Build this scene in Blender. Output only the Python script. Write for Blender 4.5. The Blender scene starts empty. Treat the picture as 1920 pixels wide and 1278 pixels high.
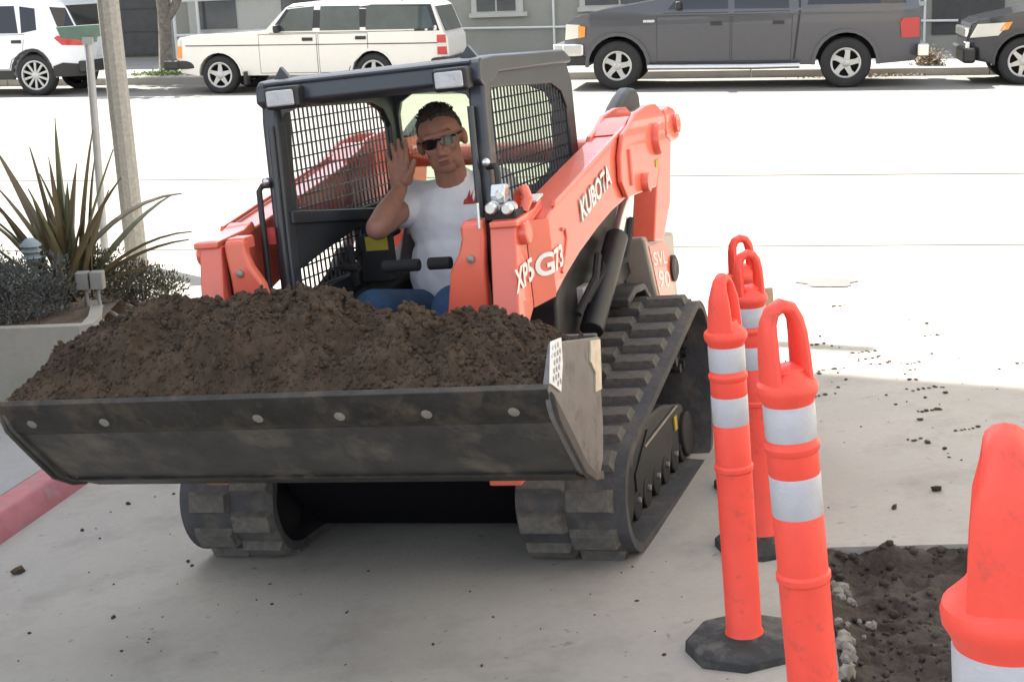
import bpy, bmesh, math, random
from mathutils import Vector, Matrix, noise
random.seed(7)
R_ = math.radians
SC = bpy.context.scene
COL = SC.collection

# ------------------------------------------------------------------ camera, world, sun, exposure
cam = bpy.data.cameras.new('camera')
cam.sensor_width = 36.0
cam.lens = 2800 / 1920 * 36
cam.clip_start = 0.05
cam.clip_end = 600
camo = bpy.data.objects.new('camera', cam)
COL.objects.link(camo)
_r = [[0.9992001, -0.0096205, -0.0388148], [-0.0399893, -0.2403851, -0.9698535], [0, 0.9706299, -0.2405776]]
# rows: camera right, camera down, camera forward
_x, _d, _f = (Vector(v) for v in ([0.9992001, -0.0399893, 0], [-0.0096205, -0.2403851, 0.9706299], [-0.0388148, -0.9698535, -0.2405776]))
_right = Vector((0.9992001, -0.0096205, -0.0388148))
_down = Vector((-0.0399893, -0.2403851, -0.9698535))
_fwd = Vector((0, 0.9706299, -0.2405776))
m = Matrix.Identity(4)
for i in range(3):
    m[i][0] = _right[i]; m[i][1] = -_down[i]; m[i][2] = -_fwd[i]
m[0][3], m[1][3], m[2][3] = 0, 0, 1.95
camo.matrix_world = m
SC.camera = camo

SUN_EL = R_(53)
SUN_H = Vector((-.743, .669, 0)).normalized()      # the sun stands beyond the street, to the left
W = bpy.data.worlds.new('World'); SC.world = W; W.use_nodes = True
nt = W.node_tree; nt.nodes.clear()
sky = nt.nodes.new('ShaderNodeTexSky'); sky.sky_type = 'NISHITA'; sky.sun_disc = False
sky.sun_elevation = SUN_EL
sky.sun_rotation = math.atan2(SUN_H.x, SUN_H.y)
sky.air_density = 1.0; sky.dust_density = 2.0; sky.ozone_density = 1.0
bg = nt.nodes.new('ShaderNodeBackground'); bg.inputs[1].default_value = 0.13
wo = nt.nodes.new('ShaderNodeOutputWorld')
hs = nt.nodes.new('ShaderNodeHueSaturation'); hs.inputs['Saturation'].default_value = .42
nt.links.new(sky.outputs[0], hs.inputs['Color']); nt.links.new(hs.outputs[0], bg.inputs[0]); nt.links.new(bg.outputs[0], wo.inputs[0])
sl = bpy.data.lights.new('sun', 'SUN'); sl.energy = 5.0; sl.angle = R_(.55); sl.color = (1, .95, .86)
so = bpy.data.objects.new('sun', sl); COL.objects.link(so)
sdir = SUN_H * math.cos(SUN_EL) + Vector((0, 0, math.sin(SUN_EL)))
so.rotation_euler = sdir.to_track_quat('Z', 'Y').to_euler()
so.location = sdir * 50
SC.view_settings.view_transform = 'Standard'; SC.view_settings.look = 'None'
SC.view_settings.gamma = 1; SC.view_settings.use_curve_mapping = False
SC.view_settings.exposure = 1.85
SC.cycles.max_bounces = 8; SC.cycles.diffuse_bounces = 4
SC.cycles.use_denoising = True

# ------------------------------------------------------------------ helpers
def mat(name, col, rough=.6, metal=0.0, var=.0, vscale=8, bump=0.0, bscale=60, coat=0.0, dirt=None, dirt_amt=.0, dscale=3, spec=.5, coords='Object', emis=None):
    m = bpy.data.materials.new(name); m.use_nodes = True
    n = m.node_tree.nodes; l = m.node_tree.links
    b = n['Principled BSDF']
    b.inputs['Roughness'].default_value = rough; b.inputs['Metallic'].default_value = metal
    b.inputs['Coat Weight'].default_value = coat; b.inputs['Specular IOR Level'].default_value = spec
    b.inputs['Base Color'].default_value = (*col, 1)
    tc = n.new('ShaderNodeTexCoord')
    cur = None
    if var > 0:
        t = n.new('ShaderNodeTexNoise'); t.inputs['Scale'].default_value = vscale; t.inputs['Detail'].default_value = 6
        t.inputs['Roughness'].default_value = .65
        l.new(tc.outputs[coords], t.inputs['Vector'])
        mr = n.new('ShaderNodeMapRange'); mr.inputs[1].default_value = .3; mr.inputs[2].default_value = .7
        mr.inputs[3].default_value = 1 - var; mr.inputs[4].default_value = 1 + var
        l.new(t.outputs['Fac'], mr.inputs[0])
        mx = n.new('ShaderNodeMix'); mx.data_type = 'RGBA'; mx.blend_type = 'MULTIPLY'; mx.inputs[0].default_value = 1
        mx.inputs[6].default_value = (*col, 1)
        l.new(mr.outputs[0], mx.inputs[7]); cur = mx.outputs[2]
    if dirt is not None:
        t = n.new('ShaderNodeTexNoise'); t.inputs['Scale'].default_value = dscale; t.inputs['Detail'].default_value = 8
        t.inputs['Roughness'].default_value = .7
        l.new(tc.outputs[coords], t.inputs['Vector'])
        mr = n.new('ShaderNodeMapRange'); mr.inputs[1].default_value = .62 - dirt_amt * .4; mr.inputs[2].default_value = .80 - dirt_amt * .4
        l.new(t.outputs['Fac'], mr.inputs[0])
        mx = n.new('ShaderNodeMix'); mx.data_type = 'RGBA'
        l.new(mr.outputs[0], mx.inputs[0])
        if cur: l.new(cur, mx.inputs[6])
        else: mx.inputs[6].default_value = (*col, 1)
        mx.inputs[7].default_value = (*dirt, 1); cur = mx.outputs[2]
        r2 = n.new('ShaderNodeMapRange'); r2.inputs[3].default_value = rough; r2.inputs[4].default_value = min(1, rough + .35)
        l.new(mr.outputs[0], r2.inputs[0]); l.new(r2.outputs[0], b.inputs['Roughness'])
    if cur: l.new(cur, b.inputs['Base Color'])
    if bump > 0:
        t = n.new('ShaderNodeTexNoise'); t.inputs['Scale'].default_value = bscale; t.inputs['Detail'].default_value = 5
        l.new(tc.outputs[coords], t.inputs['Vector'])
        bp = n.new('ShaderNodeBump'); bp.inputs['Strength'].default_value = bump; bp.inputs['Distance'].default_value = .01
        l.new(t.outputs['Fac'], bp.inputs['Height']); l.new(bp.outputs[0], b.inputs['Normal'])
    return m

class MB:
    def __init__(s): s.v = []; s.f = []
    def add(s, vs, fs):
        o = len(s.v); s.v += [tuple(v) for v in vs]; s.f += [tuple(i + o for i in f) for f in fs]; return s
    def box(s, c, d, rot=None, taper=1):
        x, y, z = (k / 2 for k in d); vs = []
        for sz in (-1, 1):
            t = taper if sz > 0 else 1
            for a, b in ((-1, -1), (1, -1), (1, 1), (-1, 1)):
                p = Vector((a * x * t, b * y * t, sz * z))
                if rot: p = rot @ p
                vs.append(p + Vector(c))
        return s.add(vs, [(3, 2, 1, 0), (4, 5, 6, 7), (0, 1, 5, 4), (1, 2, 6, 5), (2, 3, 7, 6), (3, 0, 4, 7)])
    def cyl(s, p0, p1, r0, r1=None, n=16, caps=True):
        r1 = r0 if r1 is None else r1
        p0, p1 = Vector(p0), Vector(p1); d = (p1 - p0).normalized()
        a = d.orthogonal().normalized(); b = d.cross(a)
        vs = []
        for p, r in ((p0, r0), (p1, r1)):
            for k in range(n):
                t = 2 * math.pi * k / n; vs.append(p + a * math.cos(t) * r + b * math.sin(t) * r)
        fs = [(k, (k + 1) % n, n + (k + 1) % n, n + k) for k in range(n)]
        if caps: fs += [tuple(range(n - 1, -1, -1)), tuple(range(n, 2 * n))]
        return s.add(vs, fs)
    def tube(s, pts, r, n=8, radii=None):
        pts = [Vector(p) for p in pts]; vs = []; prev = None
        for i, p in enumerate(pts):
            d = (pts[min(i + 1, len(pts) - 1)] - pts[max(i - 1, 0)]).normalized()
            a = d.orthogonal().normalized() if prev is None else (prev - d * prev.dot(d)).normalized()
            prev = a; b = d.cross(a); rr = radii[i] if radii else r
            for k in range(n):
                t = 2 * math.pi * k / n; vs.append(p + a * math.cos(t) * rr + b * math.sin(t) * rr)
        fs = [(i * n + k, i * n + (k + 1) % n, (i + 1) * n + (k + 1) % n, (i + 1) * n + k) for i in range(len(pts) - 1) for k in range(n)]
        fs += [tuple(range(n - 1, -1, -1)), tuple(range((len(pts) - 1) * n, len(pts) * n))]
        return s.add(vs, fs)
    def lathe(s, prof, n=24, M=None, caps=True):
        # prof: (radius, height) along +Z; M places it
        vs = []
        for r, h in prof:
            for k in range(n):
                t = 2 * math.pi * k / n; p = Vector((r * math.cos(t), r * math.sin(t), h))
                vs.append(M @ p if M else p)
        q = len(prof)
        fs = [(i * n + k, i * n + (k + 1) % n, (i + 1) * n + (k + 1) % n, (i + 1) * n + k) for i in range(q - 1) for k in range(n)]
        if caps: fs += [tuple(range(n - 1, -1, -1)), tuple(range((q - 1) * n, q * n))]
        return s.add(vs, fs)
    def prism(s, poly, w0, w1, axis='Y'):
        # poly in the two other axes, extruded along axis from w0 to w1
        def P(u, v, w): return {'Y': (u, w, v), 'X': (w, u, v), 'Z': (u, v, w)}[axis]
        bm = bmesh.new()
        vs = [bm.verts.new(P(u, v, w0)) for u, v in poly]
        f = bm.faces.new(vs)
        r = bmesh.ops.extrude_face_region(bm, geom=[f])
        mv = Vector(P(0, 0, w1 - w0)) if True else None
        bmesh.ops.translate(bm, verts=[e for e in r['geom'] if isinstance(e, bmesh.types.BMVert)], vec=mv)
        bmesh.ops.recalc_face_normals(bm, faces=bm.faces)
        bm.verts.index_update()
        s.add([v.co[:] for v in bm.verts], [[v.index for v in f.verts] for f in bm.faces]); bm.free(); return s
    def plate(s, outer, holes, w0, w1, axis='Y'):
        def P(u, v, w): return {'Y': (u, w, v), 'X': (w, u, v), 'Z': (u, v, w)}[axis]
        bm = bmesh.new(); es = []
        for lp in [outer] + holes:
            vs = [bm.verts.new(P(u, v, w0)) for u, v in lp]
            es += [bm.edges.new((vs[i], vs[(i + 1) % len(vs)])) for i in range(len(vs))]
        bmesh.ops.triangle_fill(bm, edges=es, use_beauty=True, use_dissolve=False)
        r = bmesh.ops.extrude_face_region(bm, geom=bm.faces[:])
        bmesh.ops.translate(bm, verts=[e for e in r['geom'] if isinstance(e, bmesh.types.BMVert)], vec=Vector(P(0, 0, w1 - w0)))
        bmesh.ops.recalc_face_normals(bm, faces=bm.faces)
        bm.verts.index_update()
        s.add([v.co[:] for v in bm.verts], [[v.index for v in f.verts] for f in bm.faces]); bm.free(); return s
    def ell(s, c, rad, M=None, nu=16, nv=10):
        vs = []; c = Vector(c)
        for j in range(nv + 1):
            ph = math.pi * j / nv
            for k in range(nu):
                t = 2 * math.pi * k / nu
                p = Vector((rad[0] * math.sin(ph) * math.cos(t), rad[1] * math.sin(ph) * math.sin(t), rad[2] * math.cos(ph)))
                if M: p = M @ p
                vs.append(p + c)
        fs = []
        for j in range(nv):
            for k in range(nu):
                fs.append((j * nu + k, (j + 1) * nu + k, (j + 1) * nu + (k + 1) % nu, j * nu + (k + 1) % nu))
        return s.add(vs, fs)
    def cap(s, p0, r0, p1, r1, n=14):
        # tapered capsule, one closed shell
        p0, p1 = Vector(p0), Vector(p1); d = p1 - p0; L = d.length
        q = d.to_track_quat('Z', 'Y').to_matrix()
        prof = [(max(r0 * math.sin(a), 1e-4), -r0 * math.cos(a)) for a in [math.pi / 2 * i / 5 for i in range(6)]]
        prof += [(max(r1 * math.cos(a), 1e-4), L + r1 * math.sin(a)) for a in [math.pi / 2 * i / 5 for i in range(6)]]
        M = Matrix.Translation(p0) @ q.to_4x4()
        return s.lathe(prof, n, M)
    def build(s, name, m=None, parent=None, bevel=0, smooth=True, ang=40, seg=2, mw=None):
        me = bpy.data.meshes.new(name); me.from_pydata(s.v, [], s.f); me.validate(); me.update()
        return finish(name, me, m, parent, bevel, smooth, ang, seg)

def finish(name, me, m=None, parent=None, bevel=0, smooth=True, ang=40, seg=2):
    if m: me.materials.append(m)
    if smooth and len(me.polygons):
        me.polygons.foreach_set('use_smooth', [True] * len(me.polygons))
        me.set_sharp_from_angle(angle=R_(ang))
    o = bpy.data.objects.new(name, me); COL.objects.link(o)
    if parent: o.parent = parent
    if bevel:
        b = o.modifiers.new('bevel', 'BEVEL'); b.width = bevel; b.segments = seg; b.limit_method = 'ANGLE'; b.angle_limit = R_(35)
        b.harden_normals = True
    return o

def tag(o, label=None, cat=None, group=None, kind=None):
    if label: o['label'] = label
    if cat: o['category'] = cat
    if group: o['group'] = group
    if kind: o['kind'] = kind
    return o
def empty(name, M, label, cat, group=None):
    o = bpy.data.objects.new(name, None); COL.objects.link(o); o.matrix_world = M; o.empty_display_size = .1
    return tag(o, label, cat, group)
def copy_tree(o, parent=None):
    c = o.copy(); COL.objects.link(c)
    if parent: c.parent = parent
    for ch in list(o.children): copy_tree(ch, c)
    return c
def mirror_y(poly): return poly
def text_mesh(txt, size=1.0, bold=.02, shear=0.0):
    cu = bpy.data.curves.new('lettering', 'FONT'); cu.body = txt; cu.size = size; cu.offset = bold; cu.shear = shear
    o = bpy.data.objects.new('lettering_tmp', cu); COL.objects.link(o)
    dg = bpy.context.evaluated_depsgraph_get(); dg.update()
    me = bpy.data.meshes.new_from_object(o.evaluated_get(dg))
    bpy.data.objects.remove(o); bpy.data.curves.remove(cu)
    me.materials.clear()
    return me
def text_quad(name, txt, quad, m, parent, bold=.015, bend=None):
    # quad: bottom-left, bottom-right, top-right, top-left in local coords; letters stretched to fill it
    me = text_mesh(txt, 1, bold)
    xs = [v.co.x for v in me.vertices]; ys = [v.co.y for v in me.vertices]
    x0, x1, y0, y1 = min(xs), max(xs), min(ys), max(ys)
    q = [Vector(p) for p in quad]
    for v in me.vertices:
        a = (v.co.x - x0) / (x1 - x0); b = (v.co.y - y0) / (y1 - y0)
        v.co = (q[0] * (1 - a) + q[1] * a) * (1 - b) + (q[3] * (1 - a) + q[2] * a) * b
    if bend:
        bm = bmesh.new(); bm.from_mesh(me)
        for xb in bend[0]:
            bmesh.ops.bisect_plane(bm, geom=bm.verts[:] + bm.edges[:] + bm.faces[:], plane_co=(xb, 0, 0), plane_no=(1, 0, 0))
        for v in bm.verts: v.co.y = bend[1](v.co.x)
        bm.to_mesh(me); bm.free()
    return finish(name, me, m, parent, smooth=False)
def blob(mb, name, m, parent, vox, smooth=4):
    o = mb.build(name, m, parent)
    r = o.modifiers.new('remesh', 'REMESH'); r.mode = 'VOXEL'; r.voxel_size = vox; r.use_smooth_shade = True
    sm = o.modifiers.new('smooth', 'SMOOTH'); sm.iterations = smooth; sm.factor = .5
    return o

# ------------------------------------------------------------------ materials
M_orange = mat('orange_paint', (.74, .128, .072), .40, var=.06, vscale=5, coat=.6, bump=.04, bscale=90, dirt=(.30, .17, .11), dirt_amt=.08, dscale=6)
M_black = mat('black_paint', (.015, .016, .018), .5, var=.2, vscale=9, coat=.0, dirt=(.07, .06, .05), dirt_amt=.2, dscale=5)
M_cab = mat('cab_grey_paint', (.030, .036, .045), .38, var=.12, vscale=7, coat=.2, bump=.03, bscale=120, dirt=(.09, .085, .08), dirt_amt=.12, dscale=4)
M_dark = mat('dark_machinery', (.010, .010, .012), .7, var=.3, vscale=14)
M_pitch = mat('undershade_black', (.005, .005, .007), .9, spec=.08)  # near-black colour standing in for deep shade under the loader
M_rubber = mat('track_rubber', (.048, .049, .052), .75, var=.3, vscale=12, bump=.25, bscale=60, dirt=(.12, .105, .085), dirt_amt=.30, dscale=7)
M_lug = mat('lug_rubber', (.088, .083, .074), .85, var=.3, vscale=25, bump=.4, bscale=90, dirt=(.14, .128, .108), dirt_amt=.36, dscale=22)
M_bucket = mat('bucket_steel', (.050, .047, .043), .58, var=.35, vscale=6, bump=.15, bscale=40, dirt=(.15, .13, .105), dirt_amt=.36, dscale=4)
M_blade = mat('cutting_edge_steel', (.032, .030, .027), .5, metal=.25, var=.4, vscale=12, bump=.2, bscale=50, dirt=(.11, .085, .06), dirt_amt=.3, dscale=8)
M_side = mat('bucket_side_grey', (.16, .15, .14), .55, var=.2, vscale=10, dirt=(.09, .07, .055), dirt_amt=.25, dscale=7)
M_bolt = mat('worn_bolt', (.27, .25, .215), .45, metal=.4, var=.2)
M_chrome = mat('zinc_steel', (.60, .62, .63), .3, metal=.8, var=.1)
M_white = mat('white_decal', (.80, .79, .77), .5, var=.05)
M_silver = mat('silver_decal', (.70, .69, .66), .45, var=.08)
M_yellow = mat('yellow_sticker', (.42, .34, .035), .6, var=.1)
M_palepanel = mat('pale_side_panel', (.40, .34, .29), .5, var=.1, coat=.2)
M_lens = mat('lamp_lens', (.45, .46, .47), .18, var=.15, vscale=30, coat=.5, bump=.3, bscale=150)
M_foam = mat('black_foam', (.02, .02, .022), .85, bump=.2, bscale=120)
M_skin = mat('sunburnt_skin', (.34, .165, .115), .55, var=.12, vscale=25, bump=.1, bscale=140, spec=.4)
M_hair = mat('dark_greying_hair', (.045, .038, .034), .7, var=.5, vscale=70, bump=.8, bscale=180)
M_shirt = mat('white_cotton', (.82, .82, .85), .9, var=.06, vscale=6, bump=.6, bscale=16)
M_jeans = mat('blue_denim', (.035, .075, .15), .9, var=.3, vscale=14, bump=.3, bscale=80)
M_lensdark = mat('sunglass_lens', (.008, .008, .010), .12, coat=.5)
M_red = mat('red_print', (.42, .05, .045), .8, var=.3, vscale=60)
M_lips = mat('lips', (.25, .095, .075), .5)

def soil_mat(name, c1, c2, scale):
    m = bpy.data.materials.new(name); m.use_nodes = True
    n = m.node_tree.nodes; l = m.node_tree.links; b = n['Principled BSDF']
    tc = n.new('ShaderNodeTexCoord'); t = n.new('ShaderNodeTexNoise'); t.inputs['Scale'].default_value = scale
    t.inputs['Detail'].default_value = 9; t.inputs['Roughness'].default_value = .7
    l.new(tc.outputs['Object'], t.inputs['Vector'])
    cr = n.new('ShaderNodeValToRGB'); cr.color_ramp.elements[0].position = .35; cr.color_ramp.elements[1].position = .7
    cr.color_ramp.elements[0].color = (*c1, 1); cr.color_ramp.elements[1].color = (*c2, 1)
    l.new(t.outputs['Fac'], cr.inputs[0]); l.new(cr.outputs[0], b.inputs['Base Color'])
    b.inputs['Roughness'].default_value = .9; b.inputs['Specular IOR Level'].default_value = .3
    t2 = n.new('ShaderNodeTexNoise'); t2.inputs['Scale'].default_value = scale * 7; t2.inputs['Detail'].default_value = 6
    l.new(tc.outputs['Object'], t2.inputs['Vector'])
    bp = n.new('ShaderNodeBump'); bp.inputs['Strength'].default_value = .7; bp.inputs['Distance'].default_value = .012
    l.new(t2.outputs['Fac'], bp.inputs['Height']); l.new(bp.outputs[0], b.inputs['Normal'])
    return m
M_soil = soil_mat('wet_soil', (.034, .022, .014), (.085, .058, .037), 9)
M_pit = soil_mat('pit_soil', (.026, .020, .016), (.075, .060, .050), 8)
M_planter_soil = soil_mat('bark_soil', (.08, .055, .04), (.20, .16, .12), 8)

def concrete_mat(name, base, dark, stain=.5, warm=(1, 1, 1), joints=False, speck=True):
    m = bpy.data.materials.new(name); m.use_nodes = True
    n = m.node_tree.nodes; l = m.node_tree.links; b = n['Principled BSDF']
    tc = n.new('ShaderNodeTexCoord')
    def nz(sc, det=8, rg=.6):
        t = n.new('ShaderNodeTexNoise'); t.inputs['Scale'].default_value = sc; t.inputs['Detail'].default_value = det; t.inputs['Roughness'].default_value = rg
        l.new(tc.outputs['Object'], t.inputs['Vector']); return t.outputs['Fac']
    def rng(x, a, bb, c=0, d=1):
        r = n.new('ShaderNodeMapRange'); r.inputs[1].default_value = a; r.inputs[2].default_value = bb; r.inputs[3].default_value = c; r.inputs[4].default_value = d
        l.new(x, r.inputs[0]); return r.outputs[0]
    def mix(f, a, c, mode='MIX'):
        x = n.new('ShaderNodeMix'); x.data_type = 'RGBA'; x.blend_type = mode
        if isinstance(f, float): x.inputs[0].default_value = f
        else: l.new(f, x.inputs[0])
        for k, v in ((6, a), (7, c)):
            if isinstance(v, tuple): x.inputs[k].default_value = (*v, 1)
            else: l.new(v, x.inputs[k])
        return x.outputs[2]
    c = mix(rng(nz(.9, 6, .6), .38, .68), base, tuple(base[i] * .82 for i in range(3)))
    c = mix(rng(nz(3.3, 10, .72), .50, .75, 0, stain), c, dark)
    c = mix(rng(nz(38, 6, .7), .3, .7, 0, .35), c, tuple(base[i] * .72 for i in range(3)))
    if speck:
        c = mix(rng(nz(24, 3, .5),   .68, .73, 0, .4), c, (.075, .06, .05))
    l.new(c, b.inputs['Base Color'])
    b.inputs['Roughness'].default_value = .85; b.inputs['Specular IOR Level'].default_value = .3
    bp = n.new('ShaderNodeBump'); bp.inputs['Strength'].default_value = .35; bp.inputs['Distance'].default_value = .006
    l.new(nz(70, 6, .7), bp.inputs['Height']); l.new(bp.outputs[0], b.inputs['Normal'])
    return m
M_conc = concrete_mat('driveway_concrete', (.37, .35, .31), (.20, .185, .16), .75)
M_street = concrete_mat('street_concrete', (.222, .214, .196), (.172, .163, .142), .85, speck=False)
M_walk = concrete_mat('sidewalk_concrete', (.33, .33, .32), (.24, .24, .23), .4, speck=False)
M_wall = concrete_mat('planter_concrete', (.37, .35, .30), (.23, .215, .18), .7)
M_kerbred = mat('faded_red_kerb', (.42, .145, .155), .75, var=.2, vscale=7, bump=.15, bscale=50, dirt=(.32, .26, .24), dirt_amt=.25, dscale=9)
M_kerb = concrete_mat('kerb_concrete', (.36, .34, .31), (.2, .19, .17), .5)
M_greypatch = mat('dark_grey_patch', (.12, .116, .11), .7, var=.1)

# ------------------------------------------------------------------ terrain
PSI = .1853; OY = 24.83
T_ = Vector((math.cos(PSI), -math.sin(PSI), 0)); N_ = Vector((math.sin(PSI), math.cos(PSI), 0))
def SP(s, nn, z=0): return Vector((0, OY, 0)) + T_ * s + N_ * nn + Vector((0, 0, z))
def zs(s): return .03 - .0145 * s
def zn(x, y): return .0885 + .09 * (x + .38) - .029 * (y - 4.53)
def smooth(a, b, t):
    t = max(0, min(1, (t - a) / (b - a))); return t * t * (3 - 2 * t)
def G(x, y):
    P = Vector((x, y - OY, 0)); s, nn = P.dot(T_), P.dot(N_)
    k = smooth(-17.4, -14.3, nn)
    zf = zs(s) * smooth(-14.3, -6, nn)
    return zn(x, y) * (1 - k) + zf * k
Y_NEAR = 7.0
def edge_y(x, nn): return OY + (nn - x * N_.x) / N_.y
# pit in the driveway
PIT = [(.92, 4.245), (1.95, 3.955), (1.75, 2.9), (.70, 2.9)]
mb = MB()
bm = bmesh.new(); es = []
for lp in ([(-12, -6), (12, -6), (12, 5.3), (-12, 5.3)], PIT):
    vs = [bm.verts.new((x, y, zn(x, y))) for x, y in lp]
    es += [bm.edges.new((vs[i], vs[(i + 1) % 4])) for i in range(4)]
bmesh.ops.triangle_fill(bm, edges=es, use_beauty=True)
bm.verts.index_update()
mb.add([v.co[:] for v in bm.verts], [[v.index for v in f.verts] for f in bm.faces]); bm.free()
NX, NY = 60, 30
for j in range(NY + 1):
    for i in range(NX + 1):
        x = -12 + 24 * i / NX; y = 5.3 + (edge_y(x, -13.93) - 5.3) * j / NY
        mb.v.append((x, y, G(x, y)))
o0 = len(mb.v) - (NX + 1) * (NY + 1)
for j in range(NY):
    for i in range(NX):
        a = o0 + j * (NX + 1) + i; mb.f.append((a, a + 1, a + NX + 2, a + NX + 1))
bm = bmesh.new(); me = bpy.data.meshes.new('driveway'); me.from_pydata(mb.v, [], mb.f); bm.from_mesh(me)
bmesh.ops.recalc_face_normals(bm, faces=bm.faces); 
for f in bm.faces:
    if f.normal.z < 0: f.normal_flip()
bm.to_mesh(me); bm.free()
tag(finish('driveway', me, M_conc), kind='structure')

def sheet(name, s0, s1, n0, n1, m, dz=0, ns=60, nn=24, zf=None, kind='structure'):
    mb = MB()
    for j in range(nn + 1):
        for i in range(ns + 1):
            P = SP(s0 + (s1 - s0) * i / ns, n0 + (n1 - n0) * j / nn)
            mb.v.append((P.x, P.y, (zf(P.x, P.y) if zf else G(P.x, P.y)) + dz))
    for j in range(nn):
        for i in range(ns):
            a = j * (ns + 1) + i; mb.f.append((a, a + 1, a + ns + 2, a + ns + 1))
    return tag(mb.build(name, m), kind=kind)
sheet('street', -60, 60, -13.9, 2.3, M_street)
M_joint = mat('joint_dark', (.12, .11, .10), .9)  # dark grey of the street joint and seam
sheet('street_joint', -60, 60, -13.95, -13.88, M_joint, dz=-.01, ns=60, nn=2)
sheet('street_seam', -60, 60, -10.2, -10.16, M_joint, dz=.004, ns=60, nn=1)
sheet('painted_line', -20, -5.5, -.55, -.45, M_white, dz=.004, ns=40, nn=1)
def zwalk(x, y):
    P = Vector((x, y - OY, 0)); return zs(P.dot(T_)) + .13
sheet('far_sidewalk', -60, 60, 2.45, 7.5, M_walk, zf=zwalk, ns=60, nn=6)
mb = MB()
for i in range(60):
    s0, s1 = -60 + 2 * i, -58 + 2 * i - .012
    for a, b in (((s0, 2.28), (s1, 2.47)),):
        P = [SP(s0, 2.28), SP(s1, 2.28), SP(s1, 2.47), SP(s0, 2.47)]
        lo = [(p.x, p.y, zs(s) - .1) for p, s in zip(P, (s0, s1, s1, s0))]
        hi = [(p.x, p.y, zs(s) + .135) for p, s in zip(P, (s0, s1, s1, s0))]
        mb.add(lo + hi, [(3, 2, 1, 0), (4, 5, 6, 7), (0, 1, 5, 4), (1, 2, 6, 5), (2, 3, 7, 6), (3, 0, 4, 7)])
tag(mb.build('far_kerb', M_kerb, bevel=.015), kind='structure')
# ground farther out, all the way round
mb = MB()
for a, b, c, d in ((-200, 200, -120, -6.01), (-200, -12.01, -6.01, 9), (12.01, 200, -6.01, 7)):
    mb.add([(a, c, -.75), (b, c, -.75), (b, d, -.75), (a, d, -.75)], [(0, 1, 2, 3)])
P = [SP(-200, 7.5, -.3), SP(200, 7.5, -.3), SP(200, 300, -.3), SP(-200, 300, -.3)]
mb.add(P, [(0, 1, 2, 3)])
tag(mb.build('ground', M_walk), kind='structure')
# irregular dark grey patch by the street edge
mb = MB(); n = 28
c = SP(4.83, -15.1)
P0 = Vector((1.92, 8.80, 0))
ring = []
for k in range(n):
    t = 2 * math.pi * k / n; r = 1 + .12 * math.sin(3 * t) + .1 * math.sin(5 * t + 1) + random.uniform(-.06, .06)
    x, y = P0.x + .17 * r * math.cos(t), P0.y + .22 * r * math.sin(t)
    ring.append((x, y, G(x, y) + .006))
mb.add(ring, [tuple(range(n))])
tag(mb.build('grey_patch', M_greypatch), kind='structure')

# ------------------------------------------------------------------ near-left kerb, sidewalk, planter
def kz(x, y): return zn(x, y)
KB = [(-2.75, 1.8), (-1.961, 5.303), (-1.805, 6.064), (-1.74, 6.5), (-1.72, 7.1), (-1.85, 7.6)]
def offs(poly, d):
    out = []
    for i, p in enumerate(poly):
        a = Vector(poly[max(i - 1, 0)]); b = Vector(poly[min(i + 1, len(poly) - 1)]); t = (b - a).normalized()
        out.append((p[0] - t.y * d, p[1] + t.x * d))
    return out
secs = [(0.0, -.08), (0.0, .0), (.035, .085), (.05, .098), (.16, .102), (.16, -.08)]
mb = MB()
rows = []
for d, h in secs:
    rows.append([(x, y, kz(x, y) + h) for (x, y) in offs(KB, d)])
q = len(KB)
for r in rows: mb.v += r
for i in range(len(secs) - 1):
    for k in range(q - 1):
        a = i * q + k; mb.f.append((a, a + 1, a + q + 1, a + q))
mb.f.append(tuple(i * q for i in range(len(secs)))); mb.f.append(tuple(i * q + q - 1 for i in range(len(secs) - 1, -1, -1)))
o = mb.build('red_kerb', M_kerbred, bevel=.008); tag(o, kind='structure')
IN = offs(KB, .16)
mb = MB()
L = [(-9, 1.8), (-9, 5.0), (-9, 6.0), (-9, 6.6), (-9, 7.2), (-9, 7.7)]
SWN = 12
for k in range(6):
    for i in range(SWN + 1):
        t = i / SWN; x = IN[k][0] * (1 - t) + L[k][0] * t; y = IN[k][1] * (1 - t) + L[k][1] * t
        mb.v.append((x, y, kz(max(x, -3.2), y) + .1))
for k in range(5):
    for i in range(SWN):
        a = k * (SWN + 1) + i; mb.f.append((a, a + SWN + 1, a + SWN + 2, a + 1))
tag(mb.build('near_sidewalk', M_walk), kind='structure')
# planter wall, curved, with its top
WT = [(-5.2, 7.9), (-4.2, 7.62), (-3.4, 7.42), (-2.75, 7.30), (-2.35, 7.24), (-2.14, 7.21), (-2.08, 7.25), (-2.09, 7.45), (-2.16, 7.75), (-2.26, 8.0)]
def ztop(x, y): return .315 + .028 * (x + 2.6) - .06 * max(0, y - 7.5)
mb = MB(); rows = []
INN = offs(WT, .065)
for pts, zz in ((WT, None), (WT, 1), (INN, 1), (INN, None)):
    rows.append([(x, y, ztop(x, y) if zz else -.55) for x, y in pts])
q = len(WT)
for r in rows: mb.v += r
for i in range(3):
    for k in range(q - 1):
        a = i * q + k; mb.f.append((a, a + 1, a + q + 1, a + q))
mb.f.append((0, q, 2 * q, 3 * q)); mb.f.append((q - 1, 4 * q - 1, 3 * q - 1, 2 * q - 1))
tag(mb.build('planter_wall', M_wall, bevel=.012), 'low curved concrete planter wall in front of the spiky plant', 'wall')
mb = MB(); nx, ny = 60, 40
def zsoil(x, y): return ztop(x, y) - .03 + .05 * noise.noise((x * 2, y * 2, 0)) + .02 * noise.noise((x * 9, y * 9, 3)) - .0
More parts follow.
